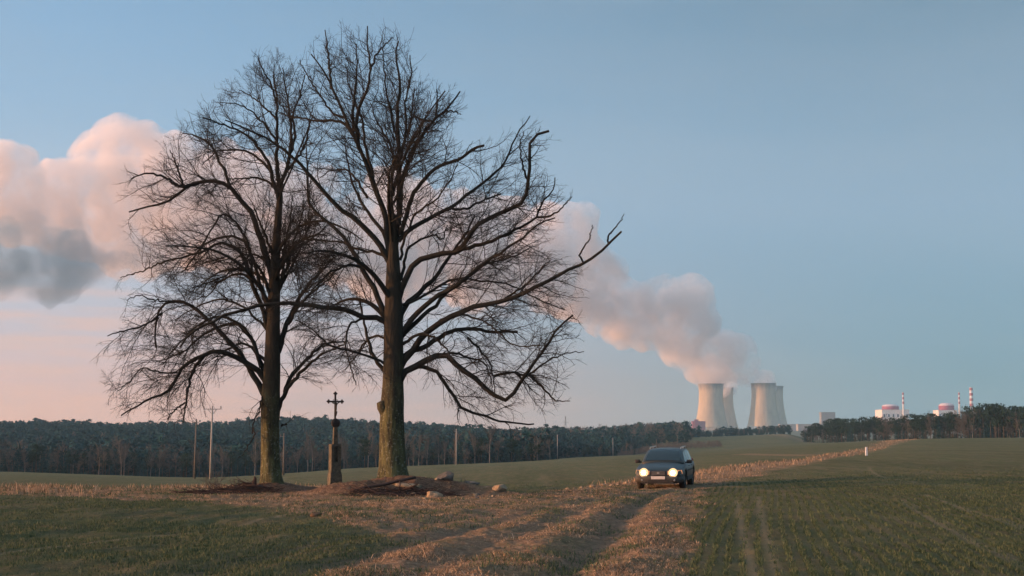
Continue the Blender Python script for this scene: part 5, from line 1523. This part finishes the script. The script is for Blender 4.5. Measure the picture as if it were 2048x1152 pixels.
# ------------------------------------------------------------------ steam
def puff_mesh(name, balls, voxel, disp, seed):
    bm = bmesh.new()
    for c, r_ in balls:
        m_ = bmesh.ops.create_icosphere(bm, subdivisions=2, radius=r_)
        for v_ in m_['verts']: v_.co += Vector(c)
    me = bpy.data.meshes.new(name); bm.to_mesh(me); bm.free()
    o_ = link(name, me)
    md = o_.modifiers.new('r', 'REMESH'); md.mode = 'VOXEL'; md.voxel_size = voxel
    me = bake(o_)
    n_ = len(me.vertices); co = np.empty(n_ * 3, np.float32); me.vertices.foreach_get('co', co); co = co.reshape(-1, 3).astype(float)
    no = np.empty(n_ * 3, np.float32); me.vertices.foreach_get('normal', no); no = no.reshape(-1, 3)
    s_ = 1 / 130.0
    d = fbm(co[:, 0] * s_ + co[:, 1] * s_ * .7 + seed, co[:, 2] * s_ - co[:, 1] * s_ * .5, 5)
    d2 = fbm(co[:, 0] / 38 + seed, co[:, 2] / 38 + co[:, 1] / 60, 4)
    d = (1 - 2.2 * np.abs(d)) + 0.85 * (1 - 2.5 * np.abs(d2))
    co = co + no * (d * disp)[:, None]
    me.vertices.foreach_set('co', co.astype(np.float32).ravel()); me.update()
    md = o_.modifiers.new('r', 'REMESH'); md.mode = 'VOXEL'; md.voxel_size = voxel * .8
    bake(o_)
    return o_
def band(pts, n_, seed, rr):
    """pts: (px, ytop, ybot, dist)"""
    rg = np.random.default_rng(seed); P = np.array(pts, float); out = []
    for i in range(n_):
        q_ = rg.random() * (len(P) - 1); j = int(q_); t_ = q_ - j
        px, yt, yb, D = P[j] * (1 - t_) + P[j + 1] * t_
        hh_ = (yb - yt) / 2; r_px = hh_ * rg.uniform(*rr)
        v_ = rg.uniform(-1, 1) * (hh_ - r_px); py = (yt + yb) / 2 + v_
        dd = D + rg.uniform(-.6, .6) * hh_ / F * D
        out.append((at(px, py, dd), r_px / F * D))
    return out
plume_pts = [(1402, 718, 748, 4864), (1400, 690, 745, 4850), (1390, 650, 738, 4820), (1350, 610, 720, 4800), (1290, 585, 700, 4740), (1230, 545, 680, 4680), (1150, 450, 640, 4600), (1080, 400, 618, 4500),
             (950, 385, 610, 4350), (800, 350, 600, 4200), (650, 320, 580, 4050), (500, 300, 570, 3900), (380, 280, 560, 3750), (280, 262, 545, 3600), (160, 320, 510, 3450), (40, 300, 480, 3300), (-100, 300, 480, 3180)]
balls = band(plume_pts, 130, 3, (.30, .50)) + band(plume_pts, 420, 4, (.10, .26))
for px, py, r_, D in ((1420, 766, 20, 4864), (1414, 752, 22, 4864), (1408, 736, 24, 4860), (1403, 716, 26, 4850), (1400, 700, 28, 4850),
                      (1444, 774, 17, 5400), (1440, 758, 20, 5350), (1430, 740, 24, 5200), (1370, 600, 40, 4780), (1385, 600, 32, 4760), (1400, 640, 30, 4760), (1310, 600, 34, 4700), (1330, 590, 24, 4700),
                      (1150, 470, 40, 4560), (1160, 450, 30, 4560), (1120, 450, 36, 4540), (1210, 540, 34, 4640), (240, 285, 34, 3560), (300, 290, 38, 3620), (200, 320, 40, 3520), (60, 400, 60, 3330), (20, 340, 50, 3300), (175, 460, 36, 3450)):
    balls.append((at(px, py, D), r_ / F * D))
# rising vapour from the right hand pair, drifting left
for px, py, r_, D in ((1524, 767, 12, 4864), (1512, 760, 11, 4864), (1498, 754, 13, 4860), (1482, 744, 15, 4860), (1464, 730, 19, 4860), (1446, 712, 24, 4860), (1478, 716, 17, 4900), (1496, 732, 13, 4900), (1543, 770, 8, 5255), (1532, 762, 9, 5255), (1440, 690, 26, 4850), (1462, 700, 22, 4850), (1490, 700, 13, 4880)):
    balls.append((at(px, py, D), r_ / F * D))
def vol_mat(name, dens, col=(1, 1, 1), aniso=0.2, noise=True, nscale=0.006, lo=.35, hi=.65):
    m = bpy.data.materials.new(name); m.use_nodes = True
    n = m.node_tree
    n.nodes.remove(n.nodes['Principled BSDF'])
    pv = N(n, 'ShaderNodeVolumePrincipled'); pv.inputs['Color'].default_value = (*col, 1); pv.inputs['Density'].default_value = dens; pv.inputs['Anisotropy'].default_value = aniso
    if noise:
        g = N(n, 'ShaderNodeNewGeometry'); z = N(n, 'ShaderNodeTexNoise'); z.inputs['Scale'].default_value = nscale; z.inputs['Detail'].default_value = 5; z.inputs['Roughness'].default_value = .6
        n.links.new(g.outputs['Position'], z.inputs['Vector'])
        n.links.new(mathn(n, 'MULTIPLY', ramp(n, z.outputs[0], [(lo, 0.06), (hi, 1.0)]), dens), pv.inputs['Density'])
    n.links.new(pv.outputs[0], n.nodes['Material Output'].inputs['Volume'])
    return m
steam = puff_mesh('steam_plume', balls, 12.0, 24.0, 1)
steam.data.materials.clear(); steam.data.materials.append(vol_mat('steam', 0.025, (.98, .90, .86), 0.0, nscale=0.013, lo=.40, hi=.60))
tag(steam, 'long pinkish steam plume drifting left from the cooling towers', None, None, 'stuff')
balls = band([(-300, 455, 590, 3000), (-100, 455, 590, 3050), (0, 455, 585, 3100), (80, 470, 580, 3120), (160, 490, 578, 3150), (235, 500, 560, 3180), (262, 525, 550, 3200)], 50, 9, (.3, .5)) + band([(-300, 450, 600, 3000), (0, 450, 592, 3100), (120, 472, 590, 3140), (235, 495, 570, 3180), (280, 520, 552, 3200)], 160, 10, (.10, .25))
gcl = puff_mesh('grey_cloud', balls, 12.0, 26.0, 5)
gcl.data.materials.clear(); gcl.data.materials.append(vol_mat('grey_cloud', 0.017, (.38, .48, .54), nscale=0.011, lo=.42, hi=.60))  # low grey albedo puts the cloud's shade into its colour
tag(gcl, 'slate grey low cloud at the left edge below the pink steam', None, None, 'stuff')

# ------------------------------------------------------------------ haze
HZ = 1300.0
mb = MB().box((0, 3240, (HZ - 42) / 2), (9200, 6640, HZ + 42))
hz = mb.build('haze', None)
hz.data.materials.clear(); hz.data.materials.append(vol_mat('haze_air', 0.00008, (.50, .80, 1.0), 0.0, noise=False))
tag(hz, 'thin evening haze over the valley', None, None, 'stuff')
